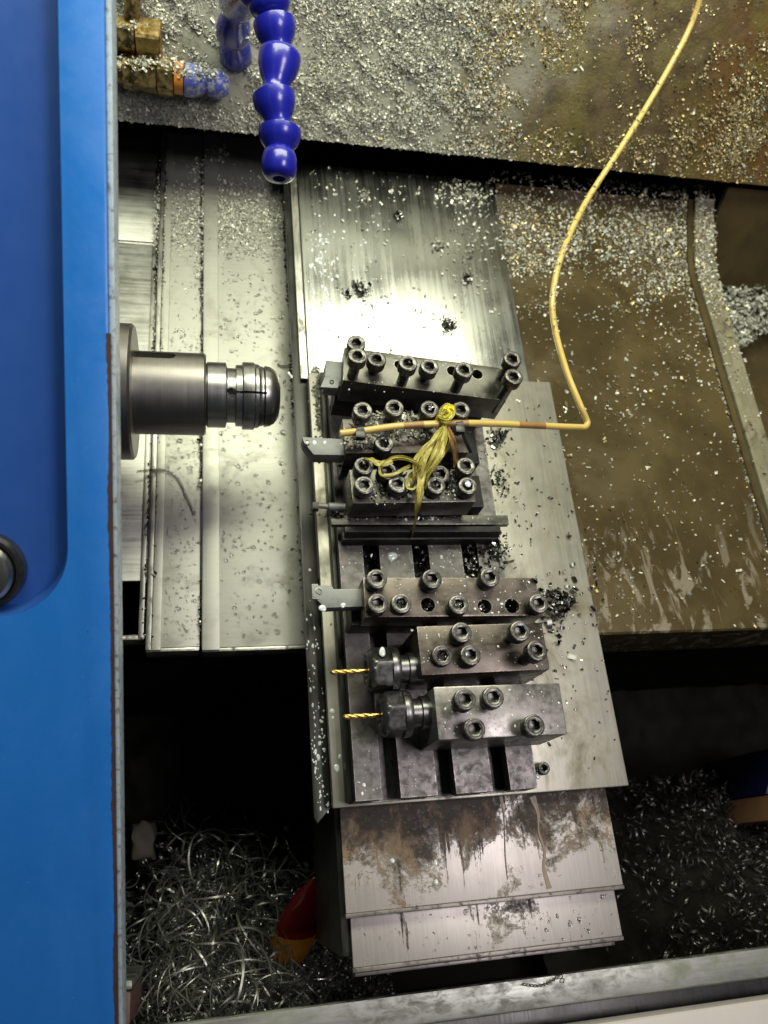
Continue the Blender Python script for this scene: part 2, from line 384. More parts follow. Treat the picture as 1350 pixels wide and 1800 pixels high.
for i in range(nx):
    bm.faces.new((low[i], low[i + 1], grid[0][i + 1], grid[0][i])); bm.faces.new((low2[i], low2[i + 1], low[i + 1], low[i]))
tag(obj_bm('back_wall', bm, MAT['wall'], smooth=50), kind='structure')
# dark recess behind the slide, under the wall's lip
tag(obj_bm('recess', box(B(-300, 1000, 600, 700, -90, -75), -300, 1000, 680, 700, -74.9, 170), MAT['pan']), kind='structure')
# chip pan: floor, bed face, side and front
bm = bmesh.new()
box(bm, -400, 1000, -120, 160, -420, -400)
box(bm, -400, 1000, 160, 200, -420, -46)
box(bm, -420, -400, -120, 200, -420, -60)
box(bm, 1000, 1020, -120, 200, -420, -60)
box(bm, -400, 1000, -140, -120, -420, -66)
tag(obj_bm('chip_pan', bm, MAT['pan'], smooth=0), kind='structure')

# ------------------------------------------------------------------ bed covers, left
ZB = -40.0
def cover(name, label, x0, x1, y0, y1, z, mat, lip=16, th=2.5, group='steel way covers of the lathe bed', ridge=None, bev=.8):
    o = thing(name, label, 'way cover', ((x0 + x1) / 2, (y0 + y1) / 2, z - lip), group)
    b = B(x0, x1, y0 + th, y1, z - th, z, bev=bev); obj_bm('top_sheet', b, mat, o)
    b = B(x0 + .3, x1 - .3, y0, y0 + th, z - lip, z - .6, bev=.5); obj_bm('front_flange', b, MAT['edge'], o)
    if ridge:
        for (a, b_, h, m_) in ridge:
            obj_bm('edge_strip', B(a, b_, y0 + .6, y1 - 1, z - .5, z + h, bev=.6), m_, o)
    return o
cover('bed_cover', 'broad pale steel bed cover with coolant drops, beside the tool slide', -3.0, 72, 145, 640, ZB, MAT['bed'], ridge=[(-2.6, 9.5, 1.6, MAT['bed'])])
cover('bed_cover', 'narrow steel bed cover with wet edge, between spindle flange and broad cover', -41, -4.2, 147, 640, ZB - 3, MAT['bed'], ridge=[(-40.5, -37, 2.4, MAT['edge']), (-36.6, -30.5, 1.6, MAT['bed'])])
cover('bed_cover', 'streaky turned steel cover right beside the blue door', -120, -41.6, 157, 508, ZB - 6, MAT['streak'], ridge=[(-46, -42.4, 1.5, MAT['edge'])])
cover('bed_cover', 'dull streaked steel cover above the shinier one, next to the blue door', -120, -41.8, 511, 640, ZB - 9, MAT['streak'])

# ------------------------------------------------------------------ right bed sheet with ridge
prof = []
for y in np.linspace(148, 500, 12): prof.append((y, ZB))
for k in range(1, 9):                                   # swept-up back end
    a = k / 8 * math.radians(24); prof.append((500 + 90 * math.sin(a), ZB + 90 * (1 - math.cos(a))))
ly, lz = prof[-1]
prof.append((ly + 45, lz + 45 * math.tan(math.radians(24))))
def sheet(x0, x1, prof, th, lip, x_n=10, mat=None, parent=None, name='top_sheet'):
    bm = bmesh.new(); pr_ = [(prof[0][0], prof[0][1] - lip)] + [(prof[0][0] + .01, prof[0][1] - 1.5)] + [(prof[0][0] + 1.5, prof[0][1])] + list(prof[1:])
    xs = np.linspace(x0, x1, x_n + 1)
    top = [[bm.verts.new((x, y, z)) for x in xs] for y, z in pr_]
    bot = [[bm.verts.new((x, y + (th if i < 2 else 0), z - (th if i >= 2 else 0))) for x in xs] for i, (y, z) in enumerate(pr_)]
    for a, b in zip(top, top[1:]):
        for i in range(x_n): bm.faces.new((a[i], a[i + 1], b[i + 1], b[i]))
    for a, b in zip(bot, bot[1:]):
        for i in range(x_n): bm.faces.new((a[i + 1], a[i], b[i], b[i + 1]))
    for i in (0, x_n):
        for j in range(len(top) - 1): bm.faces.new((top[j][i], top[j + 1][i], bot[j + 1][i], bot[j][i]))
    for j in (0, -1):
        for i in range(x_n): bm.faces.new((top[j][i], top[j][i + 1], bot[j][i + 1], bot[j][i]))
    return obj_bm(name, bm, mat, parent, smooth=40)
o = thing('bed_guard', 'oily brown sheet metal bed guard with coolant runs, right of the slide', 'bed guard', (380, 380, ZB - 20))
sheet(268, 470, prof, 2.5, 60, mat=MAT['brownbed'], parent=o)
sheet(470.5, 476, [(y, z + 3) for y, z in prof], 2.5, 60, 2, MAT['brownbed'], o, 'seam_strip')
sheet(477, 498, [(y, z + 6) for y, z in prof], 6, 60, 3, MAT['rim'], o, 'raised_rim')
o = thing('side_trough', 'low brown trough full of chips at the far right of the bed', 'trough', (600, 400, -110))
obj_bm('floor', B(500, 900, 150, 560, -112, -108), MAT['brownbed'], o)
obj_bm('rear_wall', prism(bmesh.new(), [(520, -107), (578, 14), (582, 10), (528, -107)], 'x', 500.5, 900), MAT['brownbed'], o)

# ------------------------------------------------------------------ cross slide plates
def slab(name, label, cat, x0, x1, y0, y1, z, th, mat, lipmat=None, group='steel cover plates of the tool slide', lip=True, bev=.5):
    o = thing(name, label, cat, ((x0 + x1) / 2, (y0 + y1) / 2, z - th), group)
    obj_bm('top_sheet', B(x0, x1, y0 + (2 if lip else 0), y1, z - th, z, bev=bev), mat, o)
    if lip: obj_bm('front_edge', B(x0 - .4, x1 + .4, y0 - .6, y0 + 1.9, z - th - 2, z + .7, bev=.6), lipmat or MAT['lip'], o)
    return o
slab('slide_cover', 'polished upper slide plate with dark reflection and scattered chips, below the back panel', 'cover plate', 78.5, 262, 346, 577, -6, 4, MAT['upper'], lip=False)
pl = slab('slide_plate', 'wide satin steel slide plate that carries the tool blocks', 'cover plate', 77, 277.5, 33.5, 352, 0, 7, MAT['plate'], lip=False, bev=.9)
c1 = slab('slide_cover', 'oil stained steel slide cover directly below the slotted tool plate', 'cover plate', 82.5, 264.5, -28, 60, -9, 3, MAT['stain1'])
c2 = slab('slide_cover', 'lowest steel slide cover, wet and lightly stained, above the front sill', 'cover plate', 86, 261, -57.5, 0, -16, 3, MAT['stain2'])
obj_bm('lower_lip', B(87, 256, -60.5, -58.5, -26, -18, bev=.5), MAT['lip'], c2)
# left side flange of the slide
o = thing('slide_flange', 'long dark wet flange along the left side of the tool slide', 'flange', (70, 300, -40))
prism_pts = [(66.5, 590), (77.5, 590), (77.5, 35), (68.5, 26), (66.5, 30)]
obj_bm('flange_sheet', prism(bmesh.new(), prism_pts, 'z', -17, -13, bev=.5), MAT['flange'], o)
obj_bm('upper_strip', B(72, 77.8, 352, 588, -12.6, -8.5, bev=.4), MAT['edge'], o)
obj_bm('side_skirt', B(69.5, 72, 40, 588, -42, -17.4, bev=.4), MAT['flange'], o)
o = thing('saddle_casting', 'dark wet casting under the slide covers above the chip pan', 'saddle', (170, 60, -140))
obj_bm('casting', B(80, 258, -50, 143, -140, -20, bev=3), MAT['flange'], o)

# T-slot plate
ZT = 22.0
xs = [at(px, 1400, ZT).x for px in (625, 672, 705, 770, 803, 868, 900, 948)]
pts = [(xs[0], .2), (xs[0], ZT)]
for a, b in ((1, 2), (3, 4), (5, 6)):
    pts += [(xs[a], ZT), (xs[a], 12), (xs[a] - 4, 12), (xs[a] - 4, 4), (xs[b] + 4, 4), (xs[b] + 4, 12), (xs[b], 12), (xs[b], ZT)]
pts += [(xs[7], ZT), (xs[7], .2)]
o = thing('slotted_tool_plate', 'dark steel T-slot plate under the row of tool blocks', 'tool plate', (145, 180, 0))
obj_bm('plate_body', prism(bmesh.new(), pts, 'y', 35, 345), MAT['tplate'], o)
obj_bm('side_strip', B(xs[0] - 3.2, xs[0] - .3, 36, 345, .2, 12, bev=.5), MAT['flange'], o)

# ------------------------------------------------------------------ cap screws (shared meshes)
def hexr(a):
    return lambda th: a / math.cos(((th + math.pi / 6) % (math.pi / 3)) - math.pi / 6)
def screw_mesh(name, rh=6.4, hh=8.2, rs=3.7, ls=34, sock=3.25):
    bm = bmesh.new(); n = 30; hx = hexr(sock)
    P = [(-hh - ls, rs * .8), (-hh - ls + 1, rs), (-hh - .01, rs), (-hh, rh - .5), (-hh + .5, rh), (-.9, rh), (-.25, rh - .35), (0, rh - .9), (0, sock * 1.155 + .7), (-.35, 'h'), (-5.2, 'h'), (-5.6, 'c')]
    rings = []
    for h, r in P:
        ring = []
        for k in range(n):
            th = 2 * math.pi * k / n
            rr = hx(th) if r == 'h' else (hx(th) * .5 if r == 'c' else r)
            if isinstance(r, float) and r >= rh - .5 and -hh < h < -.8 and k % 2: rr -= .16     # knurl
            ring.append(bm.verts.new(Vector((rr * math.cos(th), rr * math.sin(th), h)) * S))
        rings.append(ring)
    for a, b in zip(rings, rings[1:]):
        for k in range(n): bm.faces.new((a[k], a[(k + 1) % n], b[(k + 1) % n], b[k]))
    bm.faces.new(rings[0][::-1]); bm.faces.new(rings[-1])
    bmesh.ops.recalc_face_normals(bm, faces=bm.faces[:])
    me = bpy.data.meshes.new(name); bm.to_mesh(me); bm.free(); finish(me, 38); me.materials.append(MAT['bolt']); return me
SCREW = screw_mesh('cap_screw'); SCREW_S = screw_mesh('small_cap_screw', 4.2, 5, 2.5, 8, 2.0)
def screws(parent, lst, ztop):
    for e in lst:
        px, py, up = e[:3]
        p = at(px, py, ztop + up)
        o = link_mesh('cap_screw', SCREW, None, parent, p)
        o.rotation_euler = (random.uniform(-.035, .035), random.uniform(-.035, .035), random.uniform(0, 1))

def block_from_px(c4, z):
    """top face corners in the photo (TL, TR, BR, BL) at height z -> centre, width, depth, angle"""
    P = [at(*c, z) for c in c4]
    ctr = sum(P, Vector()) / 4
    e = ((P[1] - P[0]) + (P[2] - P[3])) / 2; d = ((P[0] - P[3]) + (P[1] - P[2])) / 2
    return ctr, e.length, d.length, math.atan2(e.y, e.x)
def hole_cutter(px, py, z, r, depth, cb=None):
    p = at(px, py, z); bm = bmesh.new()
    lathe(bm, [(-depth, r), (2, r)], Matrix.Translation(p), 24)
    return bm
def local_mtx(ctr, ang): return Matrix.Translation((ctr.x, ctr.y, 0)) @ Matrix.Rotation(ang, 4, 'Z')

# ---- tool block 1: tall skewed block with long standing screws
Z1 = 70
o = thing('tool_block', 'topmost black tool block, skewed, with long screws standing proud', 'tool block', (150, 312, ZT), 'tool blocks on the slotted plate')
ctr, W_, D_, an = block_from_px(((606, 611), (884, 646), (893, 706), (602, 667)), Z1); m_ = local_mtx(ctr, an)
b1 = obj_bm('upper_body', B(-W_ / 2, W_ / 2, -D_ / 2, D_ / 2, 44, Z1, bev=.7, mtx=m_), MAT['holder'], o)
cut(b1, [hole_cutter(795, 652, Z1, 3.9, 14), hole_cutter(839, 658, Z1, 3.9, 14), hole_cutter(702, 641, Z1, 3.6, 12)])
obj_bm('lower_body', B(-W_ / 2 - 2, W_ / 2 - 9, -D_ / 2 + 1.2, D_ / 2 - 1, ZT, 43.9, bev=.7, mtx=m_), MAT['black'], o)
sh = obj_bm('tool_shank', B(-W_ / 2 - 11, -W_ / 2 + 12, -D_ / 2 + 3, D_ / 2 - 4, 44.3, 58, bev=.6, mtx=m_), MAT['shank'], o)
bm = bmesh.new(); prism(bm, [(-W_ / 2 - 14, -D_ / 2 - 2), (-W_ / 2 - 2, -D_ / 2 - 1), (-W_ / 2 - .5, -D_ / 2 + 7.5), (-W_ / 2 - 11, -D_ / 2 + 8)], 'z', 58.2, 61.5, bev=.4); bm.transform(m_)
ins = obj_bm('cutting_insert', bm, MAT['shank'], sh)
bm = bmesh.new(); lathe(bm, [(-1, 1.6), (.5, 1.6), (.6, 1.1), (-.4, .8)], m_ @ Matrix.Translation((-W_ / 2 - 6.5, -D_ / 2 + 3, 61.6)), 16); obj_bm('insert_screw', bm, MAT['black'], sh)
screws(o, [(627, 602, 12), (629, 624, 24), (663, 630, 15), (718, 637, 24), (756, 643, 15), (817, 649, 24), (902, 630, 24), (904, 661, 24)], Z1)

# ---- tool block 2: carries the yellow tube
Z2 = 64
o = thing('tool_block', 'second tool block from the top, chip covered, under the tied yellow tube', 'tool block', (140, 275, ZT), 'tool blocks on the slotted plate')
ctr, W_, D_, an = block_from_px(((606, 736), (822, 738), (816, 794), (604, 797)), Z2); m_ = local_mtx(ctr, an)
b2 = obj_bm('upper_body', B(-W_ / 2, W_ / 2, -D_ / 2, D_ / 2, 46, Z2, bev=.8, mtx=m_), MAT['brown'], o)
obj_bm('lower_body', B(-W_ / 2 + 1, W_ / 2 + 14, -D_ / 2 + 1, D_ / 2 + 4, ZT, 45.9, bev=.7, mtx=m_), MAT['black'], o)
a_, b_ = at(531, 768, 58), at(606, 800, 58)
bm = bmesh.new(); prism(bm, [(a_.x, a_.y), (b_.x + 20, a_.y - 1.5), (b_.x + 20, a_.y - 13), (a_.x + 7, a_.y - 13), (a_.x + 1, a_.y - 4)], 'z', 46.5, 58, bev=.5)
sh = obj_bm('tool_shank', bm, MAT['shank'], o)
bm = bmesh.new(); lathe(bm, [(-1, 1.9), (.5, 1.9), (.6, 1.4), (.3, 1.1)], Matrix.Translation(at(540, 778, 58.2)), 16); obj_bm('insert_screw', bm, MAT['nut'], sh)
screws(o, [(638, 720, 18), (694, 716, 18), (756, 718, 18), (811, 719, 18), (676, 778, 8.4)], Z2)

# ---- tool block 3
Z3 = 62
o = thing('tool_block', 'third tool block from the top, crowded with screws under yellow film', 'tool block', (135, 232, ZT), 'tool blocks on the slotted plate')
ctr, W_, D_, an = block_from_px(((616, 826), (836, 824), (828, 882), (618, 884)), Z3); m_ = local_mtx(ctr, an)
b3 = obj_bm('upper_body', B(-W_ / 2, W_ / 2, -D_ / 2, D_ / 2, 40, Z3, bev=.8, mtx=m_), MAT['holder'], o)
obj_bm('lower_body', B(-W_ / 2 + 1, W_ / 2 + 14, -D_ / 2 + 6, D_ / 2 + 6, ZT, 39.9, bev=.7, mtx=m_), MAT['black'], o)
q = at(606, 892, 42); e = at(556, 889, 42)
bm = bmesh.new(); lathe(bm, [(0, 2.8), ((q - e).length * .55, 2.8), ((q - e).length * .62, 1.7), ((q - e).length * .93, 1.7), ((q - e).length, 1.2)], frame(q, e - q), 16)
bb = obj_bm('boring_bar', bm, MAT['shank'], o)
obj_bm('bar_tip', B(e.x - 2.5, e.x + 1.5, e.y - 3, e.y + 2, 39, 44, bev=.4), MAT['black'], bb)
screws(o, [(640, 818, 10), (641, 852, 10), (700, 850, 10), (767, 852, 10), (823, 853, 10), (820, 818, 12), (775, 832, 10), (681, 827, 9)], Z3)

# ---- clamp rail below block 3
o = thing('clamp_rail', 'long thin dark clamp rail in front of the third tool block', 'clamp rail', (145, 212, ZT))
a_ = at(582, 905, 36); b_ = at(893, 909, 36)
obj_bm('rail_plate', B(a_.x, b_.x, a_.y - 7, a_.y, 31, 36, bev=.5), MAT['holder'], o)
a_ = at(604, 922, 38); b_ = at(878, 925, 38)
obj_bm('rail_block', B(a_.x, b_.x, a_.y - 8, a_.y - 1.2, ZT + .1, 30.8, bev=.5), MAT['black'], o)
obj_bm('front_bar', prism(bmesh.new(), [(a_.y - 9, ZT + .1), (a_.y - 1, ZT + .1), (a_.y - 1, 37), (a_.y - 5, 37)], 'x', a_.x + 1, b_.x + 1, bev=.5), MAT['black'], thing('wedge_bar', 'dark wedge shaped bar lying across the slots above the empty gap', 'wedge bar', (145, 205, ZT)))

# ---- tool block 4
Z4 = 62
o = thing('tool_block', 'brown tool block with grey cutter and open screw holes, below the empty slots', 'tool block', (155, 150, ZT), 'tool blocks on the slotted plate')
ctr, W_, D_, an = block_from_px(((638, 1014), (944, 1016), (956, 1081), (642, 1086)), Z4); m_ = local_mtx(ctr, an)
b4 = obj_bm('upper_body', B(-W_ / 2, W_ / 2, -D_ / 2, D_ / 2, 42, Z4, bev=.8, mtx=m_), MAT['brown'], o)
cut(b4, [hole_cutter(752, 1063, Z4, 4.6, 9), hole_cutter(852, 1066, Z4, 4.6, 9), hole_cutter(900, 1065, Z4, 4.8, 18), hole_cutter(937, 1028, Z4, 4.2, 3)])
obj_bm('lower_body', B(-W_ / 2 - 5, W_ / 2 - 8, -D_ / 2 + 1, D_ / 2 - 1, ZT, 41.9, bev=.7, mtx=m_), MAT['black'], o)
a_ = at(552, 1029, 54); b_ = at(634, 1070, 54)
bm = bmesh.new(); prism(bm, [(a_.x, a_.y), (a_.x + 11, a_.y), (a_.x + 12, a_.y - 2.5), (b_.x + 20, a_.y - 2.8), (b_.x + 20, a_.y - 14), (a_.x + 6, a_.y - 14.5), (a_.x + 1, a_.y - 9)], 'z', 45, 54, bev=.5)
sh = obj_bm('tool_shank', bm, MAT['shank'], o)
bm = bmesh.new(); lathe(bm, [(-1, 2.2), (.5, 2.2), (.6, 1.7), (.2, 1.4)], Matrix.Translation(at(560, 1039, 54.2)), 18); obj_bm('insert_screw', bm, MAT['nut'], sh)
obj_bm('cutting_insert', B(a_.x - 1.5, a_.x + 2.5, a_.y - 9, a_.y + .8, 52, 54.6, bev=.3), MAT['shank'], sh)
screws(o, [(663, 1017, 10), (760, 1017, 10), (862, 1014, 10), (665, 1060, 9), (706, 1060, 6), (807, 1062, 9), (948, 1060, 10)], Z4)

# ---- drill holders
def drill_holder(label, c4, z, axis_px, nut_px, tip_px, scr, mat, zax):
    o = thing('drill_holder', label, 'drill holder', at(850, axis_px, ZT), 'collet drill holders')
    ctr, W_, D_, an = block_from_px(c4, z); m_ = local_mtx(ctr, an)
    obj_bm('body', B(-W_ / 2, W_ / 2, -D_ / 2, D_ / 2, ZT, z, bev=1.1, mtx=m_), mat, o)
    ax = at(nut_px[1], axis_px, zax); d = Vector((-1, 0, 0))
    tip = at(tip_px, axis_px, zax)
    fr = frame(ax, d); L = at(nut_px[1], axis_px, zax).x - at(nut_px[0], axis_px, zax).x
    bm = bmesh.new(); xl = ctr.x - W_ / 2 - ax.x      # shank reaches into the block
    lathe(bm, [(-xl - 4, 10), (-xl * .55, 10), (-xl * .5, 8.6), (1, 8.6)], fr, 32); obj_bm('collet_shank', bm, MAT['nut'], o)
    hx = hexr(12.1)
    def rf(h, r, th):
        return min(r, hx(th)) if L * .28 < h < L * .86 and r > 9 else r
    bm = bmesh.new()
    P = [(0, 11), (.8, 13.2), (2, 13.8)] + [(L * f_, 13.8) for f_ in (.2, .28, .281, .4, .55, .68, .76)] + [(L * .8, 13.5), (L * .86, 12.8), (L * .93, 11.6), (L, 10.2), (L, 6.5), (L - 2.5, 4.8), (L - 2.5, .3)]
    lathe(bm, P, frame(ax, d, (0, -.35, .94)), 72, rf); obj_bm('collet_nut', bm, MAT['nut'], o)
    p0 = ax + d * (L - 3); Ld = (p0 - tip).length
    bm = bmesh.new(); n_ = 26; rings = []; fr2 = frame(p0, d)       # twist drill: two-lobed section rotating along its length
    for i in range(61):
        h = Ld * i / 60; fl = max(0, min(1, (i - 16) / 6)); tw = max(0, h - Ld * .27) * .62; R_ = 1.55 * (1 if i < 57 else (61 - i) / 4.2)
        rings.append([bm.verts.new(fr2 @ Vector((R_ * (1 - .42 * fl * max(0, math.cos(2 * (th - tw))) ** 1.5) * math.cos(th), R_ * (1 - .42 * fl * max(0, math.cos(2 * (th - tw))) ** 1.5) * math.sin(th), h))) for th in [2 * math.pi * k / n_ for k in range(n_)]])
    for a, b in zip(rings, rings[1:]):
        for k in range(n_): bm.faces.new((a[k], a[(k + 1) % n_], b[(k + 1) % n_], b[k]))
    bm.faces.new(rings[0][::-1]); bm.faces.new(rings[-1]); obj_bm('drill_bit', bm, MAT['gold'], o)
    screws(o, scr, z)
    return o
drill_holder('rusty brown drill holder with five screws and a gold twist drill', ((733, 1098), (953, 1096), (967, 1174), (741, 1190)), 64, 1177, (643, 700), 580,
             [(812, 1111, 12), (915, 1109, 20), (945, 1143, 22), (778, 1152, 5), (828, 1151, 10)], MAT['brown'], 48)
drill_holder('grey drill holder with four screws, nearest the stained cover', ((761, 1207), (984, 1200), (998, 1290), (772, 1301)), 66, 1254, (666, 721), 602,
             [(818, 1229, 18), (868, 1225, 16), (835, 1281, 12), (940, 1275, 14)], MAT['grey'], 48)
p = at(957, 1350, 7)
o = link_mesh('loose_cap_screw', SCREW_S, None, None, p); tag(o, 'small black screw on the slide plate beside the slotted plate corner', 'screw')
o.data.materials.clear(); o.data.materials.append(MAT['bolt'])

# ------------------------------------------------------------------ spindle
ZS = 52.0
c0 = at(362, 694, ZS); ysp = c0.y
rcy = (at(362, 626, ZS).y - at(362, 762, ZS).y) / 2 * .90
xa, xb, xc, xd = at(205, 690, ZS).x, at(238, 690, ZS).x, at(362, 694, ZS).x, at(491, 700, ZS).x
o = thing('spindle', 'steel lathe spindle nose with slotted collet, poking out beside the blue door', 'spindle', (xb, ysp, 0))
fx = frame((0, ysp, ZS), (1, 0, 0))
rfl = (at(215, 575, ZS).y - at(215, 806, ZS).y) / 2 * .88
bm = lathe(bmesh.new(), [(xa - 70, rfl), (xb - 1.5, rfl), (xb, rfl - 1.5), (xb, rcy - 2)], fx, 96); obj_bm('flange', bm, MAT['spindle'], o)
bm = lathe(bmesh.new(), [(xb - 3, rcy), (xc - 1.2, rcy), (xc, rcy - 1.2), (xc, 10)], fx, 96); sl = obj_bm('sleeve', bm, MAT['spindle'], o)
def capsule(x0, x1, r, a, rad):
    """radial keyway cutter at angle a (0 = +z towards the camera, positive towards +y)"""
    bm = bmesh.new(); pts = []
    for k in range(9): t_ = math.pi / 2 + math.pi * k / 8; pts.append((x0 + r * math.cos(t_), r * math.sin(t_)))
    for k in range(9): t_ = -math.pi / 2 + math.pi * k / 8; pts.append((x1 + r * math.cos(t_), r * math.sin(t_)))
    prism(bm, pts, 'z', rad, rad + 30)
    bm.transform(Matrix.Translation((0, ysp, ZS)) @ Matrix.Rotation(-a, 4, 'X')); return bm
cut(sl, [capsule(xb + 2, xb + 22, 4.2, .56, rcy - 6), capsule(xb + 2, xb + 22, 4.2, -1.62, rcy - 6)])
Lc = xd - xc; rc = rcy * .80
k_ = lambda f_: xc + Lc * f_
P = [(xc - 4, rc * .95), (xc + .2, rc * .95), (xc + 1.2, rc), (k_(.26), rc), (k_(.27), rc * .97), (k_(.285), rc * .84), (k_(.39), rc * .84), (k_(.40), rc * .94), (k_(.48), rc * .95), (k_(.49), rc * 1.03), (k_(.50), rc * 1.04), (k_(.64), rc * 1.04), (k_(.66), rc * .99), (k_(.70), rc * .985), (k_(.73), rc * .93), (k_(.765), rc * .92), (k_(.78), rc * .88), (k_(.79), rc * .95), (k_(.86), rc * .92), (k_(.92), rc * .84), (k_(.965), rc * .72), (k_(.99), rc * .58), (k_(1), rc * .44), (k_(.985), rc * .36), (k_(.7), rc * .33)]
bm = lathe(bmesh.new(), P, fx, 96); cl = obj_bm('collet', bm, MAT['collet'], o)
cuts = []
for i in range(3):
    a = -.44 + i * 2 * math.pi / 3
    cuts.append(capsule(k_(.335), k_(.336), 3.2, a, rc * .3))
    bm = B(k_(.34), k_(.80), -.75, .75, rc * .3, rc + 20); bm.transform(Matrix.Translation((0, ysp, ZS)) @ Matrix.Rotation(-a, 4, 'X')); cuts.append(bm)
cut(cl, cuts)
o = thing('headstock', 'dark headstock face behind the blue door that carries the spindle', 'headstock', (xa - 75, ysp, -20))
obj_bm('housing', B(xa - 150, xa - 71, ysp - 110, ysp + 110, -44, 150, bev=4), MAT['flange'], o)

# ------------------------------------------------------------------ blue door (leans 31 degrees against the bed plane)
DA = math.atan2(239, 399)
dF = Matrix.Translation((-40, -60, 50)) @ Matrix.Rotation(DA, 4, 'X')       # local: x right, y up the door, z out of the door
o = thing('sliding_door', 'bright blue sliding door with dark recess along the left edge', 'door', (-150, -60, 40))
bm = bmesh.new(); box(bm, -420, -1.9, -260, 640, -24, 0, bev=1.5, mtx=dF); obj_bm('door_panel', bm, MAT['door'], o)
bm = bmesh.new(); prism(bm, [(-1.8, -260), (.7, -260), (.7, 640), (-1.8, 640)], 'z', -22, -2.2, bev=.6); bm.transform(dF); obj_bm('door_edge_strip', bm, MAT['door_edge'], o)
# chipped, rusty paint line along the edge: a ragged thin sheet
bm = bmesh.new(); ya = np.arange(-258, 330, 1.7); L_ = []; R2 = []
for y in ya:
    wv = max(.1, .55 + .5 * math.sin(y * .07) * math.sin(y * .013 + 1) + random.uniform(-.25, .45))
    L_.append((-1.9 - wv, y)); R2.append((-.95, y))
prism(bm, L_ + R2[::-1], 'z', -1.9, .12); bm.transform(dF); obj_bm('rusty_paint_edge', bm, MAT['rustline'], o, smooth=0)

# recess cut into the door, lined in a darker blue than the panel
def rrect(x0, x1, y0, y1, r, n=8):
    pts = []
    for cx, cy, a0 in ((x1 - r, y1 - r, 0), (x0 + r, y1 - r, 90), (x0 + r, y0 + r, 180), (x1 - r, y0 + r, 270)):
        for k in range(n + 1): t_ = math.radians(a0 + 90 * k / n); pts.append((cx + r * math.cos(t_), cy + r * math.sin(t_)))
    return pts
panel = o.children[0]
for c in o.children:
    if c.name.startswith('door_panel'): panel = c
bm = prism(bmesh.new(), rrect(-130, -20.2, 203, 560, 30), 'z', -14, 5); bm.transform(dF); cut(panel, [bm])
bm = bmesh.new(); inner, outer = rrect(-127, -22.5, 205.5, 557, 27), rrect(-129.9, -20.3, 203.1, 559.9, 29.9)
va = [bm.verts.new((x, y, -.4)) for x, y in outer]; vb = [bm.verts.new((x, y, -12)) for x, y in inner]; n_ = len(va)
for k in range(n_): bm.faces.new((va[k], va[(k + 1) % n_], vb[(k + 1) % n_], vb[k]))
bm.faces.new(vb); bm.transform(dF); pk = obj_bm('recess_lining', bm, MAT['door_dark'], o)
fk = dF @ Matrix.Translation((-57, 222, -12))
bm = lathe(bmesh.new(), [(0, 17.5), (7, 17.5), (9, 16), (9, 14.5), (6, 14)], fk, 48); kr = obj_bm('lock_ring', bm, MAT['rail'], pk)
bm = lathe(bmesh.new(), [(0, 13.6), (11, 13.6), (13, 12), (13.6, 9), (13.6, .3)], fk, 48); obj_bm('lock_button', bm, MAT['collet'], pk)

# ------------------------------------------------------------------ front sill, track and outer panel
o = thing('front_sill', 'wet grey steel sill along the front of the chip pan', 'sill', (200, -90, -66))
a_ = at(860, 1727, -60).y
obj_bm('ledge', B(-300, 900, a_ - 19, a_, -66, -60, bev=2.2, seg=3), MAT['sill'], o)
obj_bm('track_groove', B(-300, 900, a_ - 40, a_ - 19.4, -86, -80, bev=.6), MAT['rail'], o)
o = thing('front_panel', 'off white painted machine panel at the bottom right corner', 'panel', (300, -160, -70))
obj_bm('panel_sheet', B(-300, 900, a_ - 120, a_ - 30, -70, -52, bev=3, seg=3), MAT['white'], o)
p = at(226, 1790, -60)
o = thing('post', 'dull pink post at the lower end of the blue door', 'post', (p.x, p.y, -160))
obj_bm('post_body', B(p.x - 12, p.x + 1, p.y - 4, p.y + 14, -160, -60, bev=2), MAT['pink'], o)
obj_bm('post_cap', B(p.x - 12.5, p.x + 1.5, p.y + 14.4, p.y + 20, -160, -62, bev=2), MAT['sill'], o)

# ------------------------------------------------------------------ coolant hose (ball and socket segments)
def seg_hose(name, label, path, r, mat, parent_loc, tip=True):
    o = thing(name, label, 'coolant hose', parent_loc)
    for a, b in zip(path, path[1:]):
        d = b - a; L = d.length; k = r
        fr = frame(a, d)
        # cup at the upper end, tapering to a neck and ball that sits in the next cup
        P = [(.10 * L, k * .60), (-.02 * L, k * .80), (-.06 * L, k * .93), (-.04 * L, k * 1.0), (.05 * L, k * 1.0), (.24 * L, k * .97), (.42 * L, k * .86), (.60 * L, k * .68), (.72 * L, k * .585), (.82 * L, k * .56), (.92 * L, k * .60), (1.0 * L, k * .70), (1.10 * L, k * .72), (1.2 * L, k * .55)]
        obj_bm('hose_segment', lathe(bmesh.new(), P, fr, 28), mat, o, smooth=60)
    if tip:
        a, b = path[-2], path[-1]; d = (b - a).normalized()
        P = [(-9, r * .5), (-6.5, r * .72), (-2, r * .83), (3, r * .84), (7, r * .78), (9.5, r * .66), (10.4, r * .5), (10.4, r * .3), (4, r * .25)]
        obj_bm('nozzle_tip', lathe(bmesh.new(), P, frame(b + d * 2, d), 28), mat, o, smooth=60)
    return o
root = on_wall(414, 96)
P_ = [root, on_wall(409, 58, 30), on_wall(418, 6, 62), at(448, -24, 190), at(473, 6, 196), at(482, 42, 190), at(492, 100, 182), at(481, 170, 174), at(492, 232, 166), at(491, 280, 160)]
seg_hose('coolant_hose', 'glossy dark blue segmented coolant hose hanging in front of the back panel', P_, 13.0, MAT['blue'], root)
